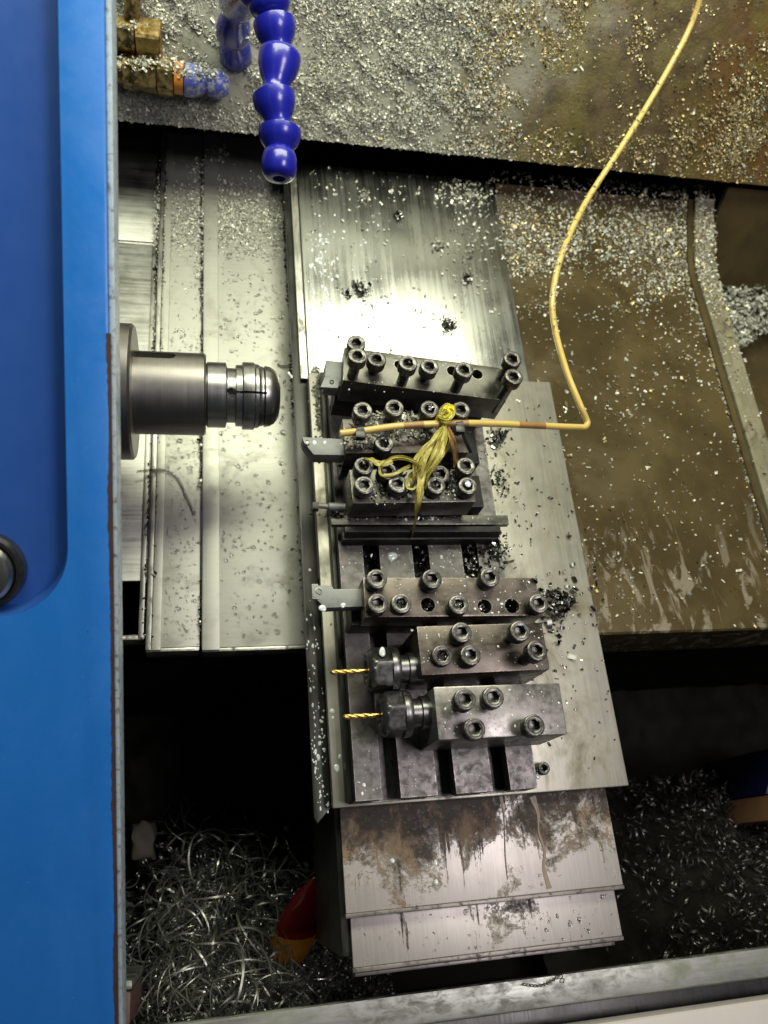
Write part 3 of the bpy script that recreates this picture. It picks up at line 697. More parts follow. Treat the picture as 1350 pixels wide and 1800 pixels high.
# brass fittings on the back panel
c_ = on_wall(240, 128, 12)
o = thing('brass_nozzle', 'chip covered brass fitting ending in short dirty blue segments', 'coolant nozzle', c_)
f_ = frame(c_, (1, -.04, 0)); k6 = lambda h, r, th: hexr(r)(th)
obj_bm('pipe', lathe(bmesh.new(), [(-90, 9), (-10, 9)], f_, 24), MAT['brass'], o)
obj_bm('hex_body', lathe(bmesh.new(), [(-10.2, 10), (-9.5, 11), (15, 11), (15.7, 10)], f_, 36, k6), MAT['brass'], o)
obj_bm('hex_nut', lathe(bmesh.new(), [(16, 10), (16.7, 11.5), (28, 11.5), (28.7, 10)], f_, 36, k6), MAT['brass'], o)
obj_bm('seal_ring', lathe(bmesh.new(), [(29, 9), (29.2, 11.4), (36, 11.4), (36.2, 9)], f_, 32), MAT['orange'], o)
obj_bm('nozzle_segment', lathe(bmesh.new(), [(36.5, 9), (37, 12.4), (44, 12.2), (50, 9.5), (54, 7)], f_, 28), MAT['blue_dirty'], o, smooth=60)
obj_bm('nozzle_segment', lathe(bmesh.new(), [(53, 7), (56, 9.5), (61, 10.5), (67, 9.5), (71, 6.5), (72, 3)], f_, 28), MAT['blue_dirty'], o, smooth=60)
c_ = on_wall(235, 66, 10)
o = thing('brass_elbow', 'dirty brass elbow fitting above the chip covered nozzle', 'pipe fitting', c_)
f_ = frame(c_, (1, -.03, 0))
obj_bm('hex_body', lathe(bmesh.new(), [(-80, 11), (1, 11), (1.6, 10.4)], f_, 36, k6), MAT['brass'], o)
obj_bm('square_end', lathe(bmesh.new(), [(2, 9), (2.6, 13), (20, 13), (20.8, 12)], f_, 36, lambda h, r, th: r / max(abs(math.cos(th)), abs(math.sin(th))) * .86), MAT['brass'], o)
e = on_wall(238, 0, 12) - c_
obj_bm('riser', lathe(bmesh.new(), [(8, 6), (e.length + 60, 6)], frame(c_ + Vector((-2, 0, 0)), e), 20), MAT['brass'], o)

# ------------------------------------------------------------------ yellow oil tube
zt = Z2 + 13
pts = [at(598, 762, zt - 1), at(640, 757, zt), at(700, 749, zt + 1), at(770, 745, zt + 1), at(830, 744, zt), at(900, 746, zt - 6), at(985, 750, zt - 16), at(1016, 751, zt - 20)]
bend = [at(1027, 751, zt - 21), at(1032, 746, zt - 21), at(1031, 738, zt - 20)]
rest = [at(1018, 708, zt - 14), at(995, 650, 66), at(975, 575, 72), at(972, 515, 78), at(990, 440, 82), at(1030, 355, 84), at(1090, 262, 98), at(1150, 165, 116), at(1205, 65, 142), at(1232, -5, 164), at(1250, -70, 186)]
path = catmull(pts + bend + rest, 8)
o = thing('oil_tube', 'thin yellow plastic oil tube looping from the back panel to the tools', 'tube', pts[0])
obj_bm('tube_body', tube(bmesh.new(), path, 2.35, 14), MAT['tube'], o, smooth=60)
for i0, i1 in ((17, 21), (24, 31), (41, 45)):
    obj_bm('oil_stain', tube(bmesh.new(), path[i0:i1 + 1], 2.42, 14), MAT['tube_dirty'], o, smooth=60)
# black cable ties
for px, py, nm in ((632, 756, 'black cable tie clamping the free end of the yellow tube'), (806, 747, 'black cable tie around the yellow tube beside the yellow film')):
    c = at(px, py, zt); d = at(px + 10, py - 1, zt) - c
    o = thing('cable_tie', nm, 'cable tie', c, 'cable ties on the yellow tube')
    fr = frame(c, d)
    bm = lathe(bmesh.new(), [(-2.4, 2.5), (-2.4, 3.5), (2.4, 3.5), (2.4, 2.5)], fr, 24, lambda h, r, th: r * (1 + .12 * math.sin(th * 2)), cap=False); obj_bm('strap_loop', bm, MAT['tie'], o)
    obj_bm('tie_head', B(c.x - 3.5, c.x + 3, c.y - 7.5, c.y - 2.2, c.z - 1, c.z + 4, bev=.8), MAT['tie'], o)
    tl = catmull([c + Vector((1, -5, 2)), c + Vector((4, -12, -1)), c + Vector((8, -18, -5))] if px > 700 else [c + Vector((-1, 3, 1)), c + Vector((0, 8, 0)), c + Vector((1, 13, -4))], 6)
    bm = bmesh.new()
    for i in range(len(tl) - 1):
        pass
    tube(bm, tl, 1.5, 4); obj_bm('tie_tail', bm, MAT['tie'], o)

# ------------------------------------------------------------------ yellow film tied round the tube
def ribbon(path, widths, crumple=.6, th=.25, twist=None, seed=1):
    rs = random.Random(seed); bm = bmesh.new(); N = len(path); K = 7; rows_t, rows_b = [], []
    ph = [rs.uniform(0, 6.28) for _ in range(8)]
    for i, p in enumerate(path):
        d = (path[min(i + 1, N - 1)] - path[max(i - 1, 0)]).normalized(); t_ = i / (N - 1)
        wv = np.interp(t_, np.linspace(0, 1, len(widths)), widths)
        tw = np.interp(t_, np.linspace(0, 1, len(twist)), twist) if twist else 0
        up = Vector((0, 0, 1)); sd = d.cross(up)
        if sd.length < .1: sd = d.cross(Vector((0, 1, 0)))
        sd.normalize(); nn = sd.cross(d).normalized()
        s2 = sd * math.cos(tw) + nn * math.sin(tw); n2 = nn * math.cos(tw) - sd * math.sin(tw)
        rt, rb = [], []
        for k in range(K):
            u = k / (K - 1) - .5
            o_ = crumple * (math.sin(u * 9 + ph[0] + t_ * 5) * .6 + math.sin(u * 17 + t_ * 13 + ph[1]) * .4 + math.sin(t_ * 24 + ph[2] + u * 6) * .3)
            q = p + s2 * (u * wv * (1 + .06 * math.sin(t_ * 31 + ph[3]))) + n2 * o_
            rt.append(bm.verts.new(q + n2 * th / 2)); rb.append(bm.verts.new(q - n2 * th / 2))
        rows_t.append(rt); rows_b.append(rb)
    for i in range(N - 1):
        for k in range(K - 1):
            bm.faces.new((rows_t[i][k], rows_t[i][k + 1], rows_t[i + 1][k + 1], rows_t[i + 1][k]))
            bm.faces.new((rows_b[i][k + 1], rows_b[i][k], rows_b[i + 1][k], rows_b[i + 1][k + 1]))
        for k in (0, K - 1): bm.faces.new((rows_t[i][k], rows_t[i + 1][k], rows_b[i + 1][k], rows_b[i][k]))
    for i in (0, N - 1):
        for k in range(K - 1): bm.faces.new((rows_t[i][k], rows_t[i][k + 1], rows_b[i][k + 1], rows_b[i][k]))
    return bm
zr = zt + 5
o = thing('film_tie', 'crumpled yellow plastic film knotted round the tube, ends dangling over screws', 'plastic film', at(780, 745, zt))
for k, (dx, w_, sd) in enumerate(((-15, 3.2, 3), (-8, 2.4, 4), (-2, 4.2, 6), (5, 2.6, 7), (12, 3.6, 22), (17, 2.0, 23))):
    rs = random.Random(sd * 7); jx = lambda a: rs.uniform(-a, a)
    obj_bm('film_strand', ribbon(catmull([at(783 + jx(4), 748, zr), at(769 + dx * .7 + jx(4), 773, zr + 3 + jx(2)), at(751 + dx * 1.2 + jx(5), 805, zr + 1 + jx(2)), at(739 + dx * .9 + jx(4), 835, Z3 + 14 + jx(2)), at(735 + dx * .6 + jx(6), 852 + jx(10), Z3 + 10)], 14), [1.5, w_, w_ * 1.2, w_, w_ * .6, .6], .8, th=.15, seed=sd, twist=[jx(.6), jx(1.1), jx(.9), jx(1.2), jx(.6)]), MAT['ribbon'], o, smooth=50)
obj_bm('tail_strip', ribbon(catmull([at(742, 828, Z3 + 15), at(738, 865, Z3 + 13), at(733, 895, Z3 + 4), at(728, 925, 44), at(724, 945, 34)], 10), [5, 5, 3, 1.6, .5], .8, th=.15, seed=5), MAT['ribbon'], o, smooth=50)
obj_bm('left_loop', ribbon(catmull([at(742, 820, zr - 2), at(715, 806, zr + 2), at(690, 806, Z3 + 16), at(668, 822, Z3 + 13), at(672, 836, Z3 + 11), at(696, 832, Z3 + 12), at(722, 818, Z3 + 15)], 9), [2, 3, 3, 2.4, 2.6, 3, 2], .7, th=.15, twist=[0, .8, .2, 1.0, .3, .9, 0], seed=8), MAT['ribbon'], o, smooth=50)
obj_bm('left_tail', ribbon(catmull([at(690, 810, Z3 + 16), at(668, 815, Z3 + 14), at(652, 808, Z3 + 14), at(640, 806, Z3 + 11)], 9), [4, 4, 3, 1], .5, seed=18), MAT['ribbon'], o, smooth=50)
obj_bm('right_loop', ribbon(catmull([at(782, 752, zr), at(790, 775, zr - 4), at(776, 800, 66), at(752, 820, Z3 + 12)], 9), [2.5, 3.5, 3.5, 1.5], .6, th=.15, twist=[0, .9, .3, .8], seed=9), MAT['ribbon'], o, smooth=50)
obj_bm('right_tail', ribbon(catmull([at(786, 752, zr), at(797, 780, zr - 8), at(801, 810, 58), at(803, 830, 52)], 9), [4, 6, 5, 3], .5, seed=10), MAT['tube_dirty'], o, smooth=50)
obj_bm('lower_curl', ribbon(catmull([at(740, 822, zr), at(720, 838, Z3 + 13), at(717, 856, Z3 + 11), at(728, 858, Z3 + 10), at(740, 842, Z3 + 12)], 9), [2, 4, 3, 2.4, 1.5], .6, th=.15, twist=[0, .9, .2, 1, .4], seed=12), MAT['ribbon'], o, smooth=50)
for sd in range(4):
    rs = random.Random(sd + 90); q = lambda a, b, c: at(a + rs.uniform(-5, 5), b + rs.uniform(-4, 4), zr + c + rs.uniform(-1, 1))
    kp = catmull([q(770, 744, -4), q(776, 727, 0), q(790, 715, 1), q(799, 722, 3), q(786, 736, 4), q(772, 730, 2), q(782, 719, 3), q(794, 740, 1)], 7)
    obj_bm('knot_strand', ribbon(kp, [1.6, 3, 3.2, 2.4, 3, 2.6, 2.2, 1.4], .8, seed=14 + sd), MAT['ribbon_bright' if sd < 2 else 'ribbon'], o, smooth=50)

t = NT('brown_oil_film'); n_1 = t.noise(t.mm, .4, 5); t.set(col=t.mix(n_1, (.10, .062, .03), (.20, .135, .08)), rough=.4); MAT['drip'] = t.m
for pts_, wd_ in (([(936, 1400), (946, 1432), (947, 1462), (957, 1495), (956, 1525), (966, 1562)], [4.5, 2.2, 1.3, 1.9, 1.5, 2.4, 3.6]), ([(880, 1398), (886, 1440), (888, 1500), (892, 1545)], [2.4, 1.0, .6, .8, .3])):
    obj_bm('oil_run', ribbon(catmull([at(a, b, -8.75) for a, b in pts_], 12), wd_, .04, th=.3, seed=int(pts_[0][0])), MAT['drip'], c1, smooth=50)
# ------------------------------------------------------------------ things in the pan
zz = -205
a_, b_ = at(560, 1536, zz + 40), at(492, 1712, zz - 10)
o = thing('plastic_lens', 'dark red and amber plastic piece half sunk in the swarf', 'plastic piece', b_)
d = a_ - b_; L = d.length; fr = frame(b_, d, (.5, .2, 1))
flat = lambda h, r, th: r / math.sqrt((math.cos(th) / .45) ** 2 + math.sin(th) ** 2)
obj_bm('red_shell', lathe(bmesh.new(), [(L * .42, 19), (L * .5, 20), (L * .62, 19), (L * .75, 15.5), (L * .87, 10), (L * .95, 5), (L, .8)], fr, 32, flat), MAT['red'], o, smooth=60)
obj_bm('amber_shell', lathe(bmesh.new(), [(-L * .05, 9), (L * .08, 15), (L * .22, 19), (L * .36, 20), (L * .42, 19.4)], fr, 32, flat), MAT['amber'], o, smooth=60)
def lump(name, label, cat, p, r, mat, seed):
    rs = random.Random(seed); bm = bmesh.new(); bmesh.ops.create_icosphere(bm, subdivisions=3, radius=1)
    ph = [Vector((rs.uniform(-3, 3), rs.uniform(-3, 3), rs.uniform(-3, 3))) for _ in range(5)]
    for v in bm.verts:
        k = 1 + sum(.05 * math.sin(v.co.dot(q) * 2.6 + i) for i, q in enumerate(ph)); k *= min(1.25, .85 / max(abs(v.co.x), abs(v.co.y), abs(v.co.z)))
        v.co = Vector((v.co.x * r[0] * k, v.co.y * r[1] * k, v.co.z * r[2] * k)) + p
    o = obj_bm(name, bm, mat, None, p, 60); return tag(o, label, cat)
lump('pale_lump', 'small pale dirty lump in the dark pan near the blue door', 'lump', at(252, 1478, -260), (11, 17, 9), MAT['chalk'], 4)
p = at(1372, 1440, -170)
o = thing('container', 'brown and navy container corner rising from swarf at the right edge', 'container', p)
bm = prism(bmesh.new(), [(p.x, p.y), (p.x + 80, p.y - 6), (p.x + 80, p.y + 24), (p.x + 12, p.y + 22)], 'z', -290, -170, bev=1.5); obj_bm('brown_side', bm, MAT['cardboard'], o)
bm = prism(bmesh.new(), [(p.x + 13, p.y + 23), (p.x + 80, p.y + 25), (p.x + 80, p.y + 70), (p.x + 40, p.y + 66)], 'z', -320, -200, bev=1.5); obj_bm('navy_side', bm, MAT['navy'], o)

# ------------------------------------------------------------------ chips, swarf and drops (nobody could count them)
def fields(n, seed, f):
    r_ = np.random.default_rng(seed); K = r_.normal(size=(n, 2)) * f; ph = r_.uniform(0, 6.28, n)
    return lambda a, b: np.sum(np.sin(np.outer(a, K[:, 0]) + np.outer(b, K[:, 1]) + ph), axis=1) / math.sqrt(n / 2)
def basis(N, r_):
    N = N / np.linalg.norm(N, axis=1, keepdims=True)
    A = r_.normal(size=N.shape); A -= N * np.sum(A * N, 1, keepdims=True); A /= np.linalg.norm(A, axis=1, keepdims=True)
    return A, np.cross(N, A), N
def chips(name, P, N, size, mat, label=None, cat=None, kind='stuff', curl=(0.4, 3.0), tilt=.45, wid=.42, parent=None, seed=1, seg=3):
    """one small bent strip per point; real faces, curled and tilted at random"""
    r_ = np.random.default_rng(seed); n = len(P); P = np.asarray(P, float); N = np.asarray(N, float) + r_.normal(size=(n, 3)) * tilt
    T, Bv, Nn = basis(N, r_)
    L = size * r_.lognormal(0, .35, n); W = L * wid * r_.uniform(.6, 1.4, n); C = r_.uniform(*curl, n)
    V = np.zeros((n, (seg + 1) * 2, 3))
    for i in range(seg + 1):
        a = (i / seg - .5) * C; R_ = L / C
        c = P + T * (R_ * np.sin(a))[:, None] + Nn * (R_ * (1 - np.cos(a)) * r_.choice([1, 1, -1], n) * .999 + .25 * L * .3)[:, None]
        V[:, 2 * i] = c - Bv * (W / 2)[:, None]; V[:, 2 * i + 1] = c + Bv * (W / 2)[:, None]
    base = (np.arange(n) * (seg + 1) * 2)[:, None, None]
    q = np.array([[2 * i, 2 * i + 1, 2 * i + 3, 2 * i + 2] for i in range(seg)])[None]
    o = obj_np(name, V, (base + q).reshape(-1, 4), mat, parent)
    if kind: tag(o, label, cat, kind=kind)
    elif label: tag(o, label, cat)
    return o
def gauss(px, py, cx, cy, sx, sy): return np.exp(-((px - cx) / sx) ** 2 - ((py - cy) / sy) ** 2)

# back panel
n = 420000
X = rng.uniform(-110, 600, n); SS = rng.uniform(0, 165, n)
Pw = np.stack([X, WY + SS * math.cos(WA), WZ + SS * math.sin(WA)], 1)
px, py = proj(Pw); g1 = fields(16, 3, .05)(X, SS); g2 = fields(10, 5, .014)(X, SS); g3 = fields(20, 6, .16)(X, SS)
lay = np.clip(.62 + .25 * np.clip((760 - px) / 200, 0, 1) + .20 * g1 + .16 * g2 + .22 * g3, 0, 1)            # clumpy layer thickness
den = np.clip(1.15 - (px - 760) / 250, 0.0, 1.0) * lay + .012
den += .30 * np.clip(1.2 - np.abs(px - 930) / 130, 0, 1) * np.clip(.3 + .5 * g1 + .3 * g3, 0, 1)
den += .10 * np.clip((px - 900) / 200, 0, 1) * (g3 + g1 > 1.1)
den *= 1 - .9 * gauss(px, py, 800, 222, 90, 26) * (g1 + g3 > -.8) - .55 * gauss(px, py, 730, 170, 60, 22) * (g3 > -.3) - .8 * gauss(px, py, 560, 232, 110, 14)
den += .6 * gauss(px, py, 1320, 255, 60, 70) * np.clip(.5 + .5 * g1, 0, 1) + .35 * gauss(px, py, 1290, 160, 20, 60) * (g3 > 0)
keep = (rng.uniform(size=n) < den) & (px > 150) & (px < 1380) & (py > -25)
nw = np.array([0, -math.sin(WA), math.cos(WA)])
hz = np.clip(1.2 + 1.1 * g1 + 1.3 * g3, .1, 5) * np.clip((1000 - px) / 250, .15, 1)
Pk = Pw[keep] + nw * (hz[keep] * rng.uniform(.5, 1, keep.sum()))[:, None]; pxk = px[keep]
gold = rng.uniform(size=len(Pk)) < np.clip((pxk - 760) / 230, 0.02, .92)
chips('wall_chips', Pk[~gold], np.tile(nw, ((~gold).sum(), 1)), 1.55, MAT['chip'], 'layer of fine silver steel chips stuck on the back panel', 'chips', seed=2, tilt=.5, seg=2, wid=.6)
chips('wall_chips', Pk[gold], np.tile(nw, (gold.sum(), 1)), 1.5, MAT['chip_gold'], 'golden oily chips stuck on the rusty right side of the back panel', 'chips', seed=3, tilt=.5, seg=2, wid=.55)

k3 = rng.choice(len(Pk), 900, replace=False)
chips('wall_slivers', Pk[k3] + nw * 1.5, np.tile(nw, (900, 1)), 3.6, MAT['chip'], 'longer curled slivers caught among the fine chips on the back panel', 'chips', seed=44, tilt=.5, wid=.22, curl=(1.0, 5.0), seg=5)
# left bed, upper end
n = 26000
X = rng.uniform(-46, 66, n); Y = rng.uniform(400, 610, n); Z = np.where(X < -4.2, ZB - 3, ZB) + .3
P0 = np.stack([X, Y, Z], 1); px, py = proj(P0); g1 = fields(12, 8, .05)(X, Y)
den = np.clip(1 - np.abs(py - 385) / 75, 0, 1) ** .8 * np.where(px > 352, 1.0, .45) * np.clip(.8 + .3 * g1, 0, 1) + .5 * gauss(px, py, 350, 330, 10, 130) + .35 * gauss(px, py, 252, 300, 10, 150) + .01
keep = rng.uniform(size=n) < den
chips('bed_chips', P0[keep], np.tile([0, 0, 1.], (keep.sum(), 1)), 1.9, MAT['chip'], 'fine grey chips spread over the upper bed covers', 'chips', seed=4)

# wet grime packed along the joints of the covers
n = 5200; which = rng.integers(0, 4, n); X = np.array([-42.0, -36.8, -4.0, 68.5])[which] + rng.normal(0, .7, n); Y = rng.uniform(150, 605, n)
Z = np.array([ZB - 4, ZB - 1.5, ZB - 1, ZB + .4])[which]; P0 = np.stack([X, Y, Z], 1); keep = rng.uniform(size=n) < np.clip(.35 + .35 * fields(10, 61, .06)(X, Y) + (Y - 380) / 500, .05, 1)
chips('joint_grime', P0[keep], np.tile([0, 0, 1.], (keep.sum(), 1)), 1.7, MAT['chip_dark'], 'black oily grime and fines along the joints of the bed covers', 'grime', seed=19, tilt=.5)
# right bed guard: chips follow the swept profile
py_ = np.array([p[0] for p in prof]); pz_ = np.array([p[1] for p in prof])
n = 60000
X = rng.uniform(262, 500, n); Y = rng.uniform(150, 600, n); Z = np.interp(Y, py_, pz_) + np.where(X > 476, 6.4, .4)
P0 = np.stack([X, Y, Z], 1); px, py = proj(P0); g1 = fields(14, 9, .05)(X, Y); g2 = fields(12, 19, .025)(X, Y)
den = .95 * np.exp(-((py - 425) / 48) ** 2) * np.clip(.85 + .3 * g1, 0, 1) + .40 * np.exp(-((py - 495) / 45) ** 2) * (g1 > -.1) + .16 * np.exp(-((py - 360) / 50) ** 2) + .022 + .05 * (g2 > .7) * (py > 480)
den += .8 * np.exp(-((X - 471) / 2.2) ** 2) * (py < 1000) + np.where(X > 476, .55 * np.exp(-((X - 484) / 4) ** 2) * np.clip((640 - py) / 250, 0, 1), 0)
den *= np.where(py > 1040, .5, 1)
keep = (rng.uniform(size=n) < den)
sl_ = np.where(P0[:, 1] > 520, .6, 0.0)
Nn = np.stack([np.zeros(n), -sl_, np.ones(n)], 1)
kk = keep & (rng.uniform(size=n) < .75); k2 = keep & ~kk
chips('guard_chips', P0[kk], Nn[kk], 2.2, MAT['chip'], 'silver chips drifted across the brown bed guard', 'chips', seed=5, tilt=.5)
chips('guard_chips', P0[k2], Nn[k2], 2.4, MAT['chip_gold'], 'yellowish chips mixed over the brown bed guard', 'chips', seed=6, tilt=.5)
# trough pile
n = 9000; X = rng.uniform(500, 640, n); Y = rng.uniform(330, 556, n)
hgt = 30 * np.clip((Y - 380) / 150, 0, 1); P0 = np.stack([X, Y, -108 + hgt * rng.uniform(.4, 1, n) + 4], 1); px, py = proj(P0)
keep = (py < 600 + 15 * np.sin(px * .05)) & (py > 440)
chips('trough_chips', P0[keep], np.tile([0, -.2, 1.], (keep.sum(), 1)), 4.0, MAT['chip'], 'heap of chips in the low trough at the far right', 'chips', seed=7, tilt=.8)
# upper plate: chips thick at its upper right corner
n = 7000; X = rng.uniform(80, 261, n); Y = rng.uniform(356, 574, n); P0 = np.stack([X, Y, np.full(n, -5.6)], 1); px, py = proj(P0); g1 = fields(12, 29, .06)(X, Y)
den = .75 * gauss(px, py, 820, 335, 38, 28) + .30 * gauss(px, py, 835, 420, 40, 90) + .10 * gauss(px, py, 640, 330, 120, 25) + .02 + .05 * (g1 > 1.0)
keep = rng.uniform(size=n) < den
chips('plate_chips', P0[keep], np.tile([0, 0, 1.], (keep.sum(), 1)), 2.6, MAT['chip'], 'loose chips scattered on the polished upper slide plate', 'chips', seed=8, tilt=.4)
# strip chips left of block 1, chips round the tools, in slots and on blocks
def pile(name, label, spots, mat, size, seed, cat='chips', tilt=.9):
    r_ = np.random.default_rng(seed); out = []
    for px_, py_0, z, sx, sy, hh, n_ in spots:
        c = at(px_, py_0, z); a = r_.normal(size=(n_, 3)) * np.array([sx, sy, 0]) + np.array(c)
        q = np.exp(-(((a[:, 0] - c.x) / (sx * 1.5)) ** 2 + ((a[:, 1] - c.y) / (sy * 1.5)) ** 2))
        a[:, 2] = z + r_.uniform(0, 1, n_) * hh * q + .2; out.append(a)
    P0 = np.concatenate(out); return chips(name, P0, np.tile([0, 0, 1.], (len(P0), 1)), size, mat, label, cat, seed=seed, tilt=tilt, curl=(.8, 4.5))
pile('block_chips', 'chips heaped on the tool block beneath the yellow tube', [(668, 742, Z2, 5, 3.5, 7, 260), (650, 752, Z2, 6, 3, 4, 160), (725, 741, Z2, 9, 3, 5, 260), (710, 764, Z2, 10, 2.5, 3, 220), (640, 780, Z2, 6, 3, 3, 120), (790, 750, Z2, 6, 4, 4, 120)], MAT['chip'], 2.4, 11)
pile('block_chips', 'wet chips lying between the screws of the third tool block', [(690, 835, Z3, 5, 3, 4, 100), (720, 862, Z3, 14, 4, 2, 130), (800, 845, Z3, 4, 6, 3, 160), (665, 868, Z3, 8, 3, 1.5, 60)], MAT['chip_dark'], 2.2, 12)
pile('slot_chips', 'dark curly chips packed in the open slots between tool blocks', [(823, 950, 14, 2.8, 7, 8, 260), (826, 985, 14, 2.8, 7, 8, 220), (742, 968, 10, 3, 9, 8, 160), (650, 975, 8, 3, 9, 6, 90), (868, 968, ZT, 7, 7, 4, 160), (752, 1063, Z4 - 7, 2, 2, 4, 40), (852, 1066, Z4 - 7, 2, 2, 5, 50)], MAT['chip_dark'], 3.0, 13)
pile('socket_chips', 'fine chips packed into some screw sockets', [(676, 778, Z2 + 6, 1.4, 1.4, 3, 40), (640, 818, Z3 + 7, 1.2, 1.2, 3, 24), (767, 852, Z3 + 7, 1.3, 1.3, 3, 30), (706, 1060, Z4 + 3, 1.3, 1.3, 3, 30), (807, 1062, Z4 + 6, 1.2, 1.2, 2, 20), (778, 1152, 66, 1.3, 1.3, 3, 26), (756, 718, Z2 + 15, 1.2, 1.2, 3, 24), (718, 637, Z1 + 21, 1.2, 1.2, 3, 20)], MAT['chip_dark'], 1.5, 71)
pile('gap_chips', 'black greasy chips packed between the upper tool blocks', [(620, 808, 40, 10, 2, 6, 160), (700, 806, 40, 20, 2, 6, 260), (790, 806, 40, 14, 2.5, 6, 200), (868, 775, .4, 3, 7, 2, 70), (880, 850, .4, 4, 9, 2, 80), (620, 905, 36, 14, 1.5, 2, 60), (720, 903, 36, 22, 1.5, 2, 90), (690, 1096, 30, 14, 2, 4, 90)], MAT['chip_dark'], 2.4, 72)
pile('strip_chips', 'chips crumbled along the slide edge beside the topmost tool block', [(560, 690, 0, 1.6, 8, 3, 260), (562, 735, 0, 1.6, 8, 3, 220), (555, 655, -4, 2, 4, 2, 120), (546, 690, -13, 1.5, 20, 1, 90)], MAT['chip'], 2.0, 14)
pile('corner_chips', 'curly chips clustered at the right end of the brown tool block', [(972, 1062, 2, 8, 5, 6, 150), (985, 1052, 1, 6, 3, 5, 70), (975, 1110, 1, 5, 10, 2, 26), (1030, 1050, 1, 14, 22, 1, 24)], MAT['chip_dark'], 4.0, 15)
n = 900; X = rng.uniform(206, 276, n); Y = rng.uniform(45, 345, n); P0 = np.stack([X, Y, np.full(n, .3)], 1); keep = rng.uniform(size=n) < .13 + .2 * (fields(10, 41, .05)(X, Y) > 1)
chips('slide_chips', P0[keep], np.tile([0, 0, 1.], (keep.sum(), 1)), 2.4, MAT['chip_dark'], 'sparse chips on the bare right side of the slide plate', 'chips', seed=16)

Pb = []
for (cx, cy, of, n_) in ((215, 112, 20, 130), (250, 112, 21, 150), (290, 112, 22, 120), (330, 128, 22, 150), (365, 132, 20, 170), (225, 45, 20, 60), (410, 55, 38, 60), (425, 20, 70, 60)):
    c = on_wall(cx, cy, of); Pb.append(rng.normal(size=(n_, 3)) * np.array([7, 2.5, 2.0]) + np.array(c))
Pb = np.concatenate(Pb)
chips('nozzle_chips', Pb, np.tile([0, -.3, 1.], (len(Pb), 1)), 2.2, MAT['chip'], 'chips caked on the brass fittings and blue nozzle', 'chips', seed=17, tilt=.7)
Pt = np.array([list(p + Vector((random.gauss(0, 1.3), random.gauss(0, 1.3), 2.0 + random.gauss(0, .5)))) for k in range(9) for p in path[len(path) - 66:len(path) - 8] if random.random() < .33])
chips('tube_chips', Pt, np.tile([0, 0, 1.], (len(Pt), 1)), 2.0, MAT['chip'], 'chips stuck along the upper run of the yellow tube', 'chips', seed=18, tilt=.7)
# clumps on the polished plate and elsewhere: each can be picked up on its own
for (cx, cy, z, r_, label, sd) in ((632, 510, -6, 7, 'dark chip clump on the polished plate, the largest one', 1), (787, 573, -6, 5.5, 'chip clump on the polished plate just above the skewed block', 2), (610, 518, -6, 2.6, 'small dark chip clump left of the largest clump', 3), (820, 490, -6, 4, 'stringy chip clump at the right side of the polished plate', 4), (640, 350, -6, 5, 'pale chip clump below the back panel on the polished plate', 5), (384, 272, ZB, 9, 'silver chip clump on the bed below the brass nozzle', 6), (700, 380, -6, 4, 'little chip clump in the middle of the bright reflection', 7), (770, 430, -6, 4.5, 'shiny chip clump in the dark reflection of the polished plate', 8), (880, 768, 0, 4, 'black chip clump on the slide plate below the yellow tube', 9)):
    rr = np.random.default_rng(sd); c = at(cx, cy, z); n_ = int(22 * r_)
    P0 = rr.normal(size=(n_, 3)) * np.array([r_ * .45, r_ * .6, 0]) + np.array(c); P0[:, 2] = z + np.abs(rr.normal(size=n_)) * r_ * .25 + .6
    ob = chips('chip_clump', P0 - 0, np.tile([0, 0, 1.], (n_, 1)), 2.6, MAT['chip_dark'] if sd not in (5, 6, 8) else MAT['chip'], None, None, kind=None, seed=sd + 60, tilt=1.2, curl=(1, 5))
    tag(ob, label, 'chip clump', 'chip clumps lying about')

# swarf: long curled ribbons
def strands(name, label, C, n, mat, rad=(6, 22), turns=(.3, 1.4), wid=(.5, 1.3), spread=(30, 30, 10), seed=1, pitch=(0, 8), segs=22, cover=None, cat='swarf'):
    r_ = np.random.default_rng(seed); Vs, Fs, off = [], [], 0
    for i in range(n):
        p = C(r_); ax = r_.normal(size=3); ax /= np.linalg.norm(ax); a = np.cross(ax, r_.normal(size=3)); a /= np.linalg.norm(a); b = np.cross(ax, a)
        R_ = r_.uniform(*rad); tn = r_.uniform(*turns); ph = r_.uniform(0, 6.28); pt = r_.uniform(*pitch); wd = r_.uniform(*wid); gr = r_.uniform(-.3, .5)
        t_ = np.linspace(0, 1, segs); th = ph + t_ * tn * 2 * np.pi; Rr = R_ * (1 + gr * t_)
        c = p + np.outer(Rr * np.cos(th), a) + np.outer(Rr * np.sin(th), b) + np.outer((t_ - .5) * pt * tn, ax)
        rd = np.outer(np.cos(th), a) + np.outer(np.sin(th), b)
        wv = ax * .8 + rd * r_.uniform(-.6, .6); wv /= np.linalg.norm(wv, axis=1, keepdims=True)
        k = (wd * np.minimum(1, np.minimum(t_, 1 - t_) * 8 + .15))[:, None] * .5
        Vs.append(np.stack([c - wv * k, c + wv * k], 1).reshape(-1, 3))
        ii = off + 2 * np.arange(segs - 1)[:, None]; Fs.append(ii + np.array([[0, 1, 3, 2]])); off += 2 * segs
    o = obj_np(name, np.concatenate(Vs), np.concatenate(Fs), mat); me = o.data; me.shade_smooth()
    return tag(o, label, cat, kind='stuff')
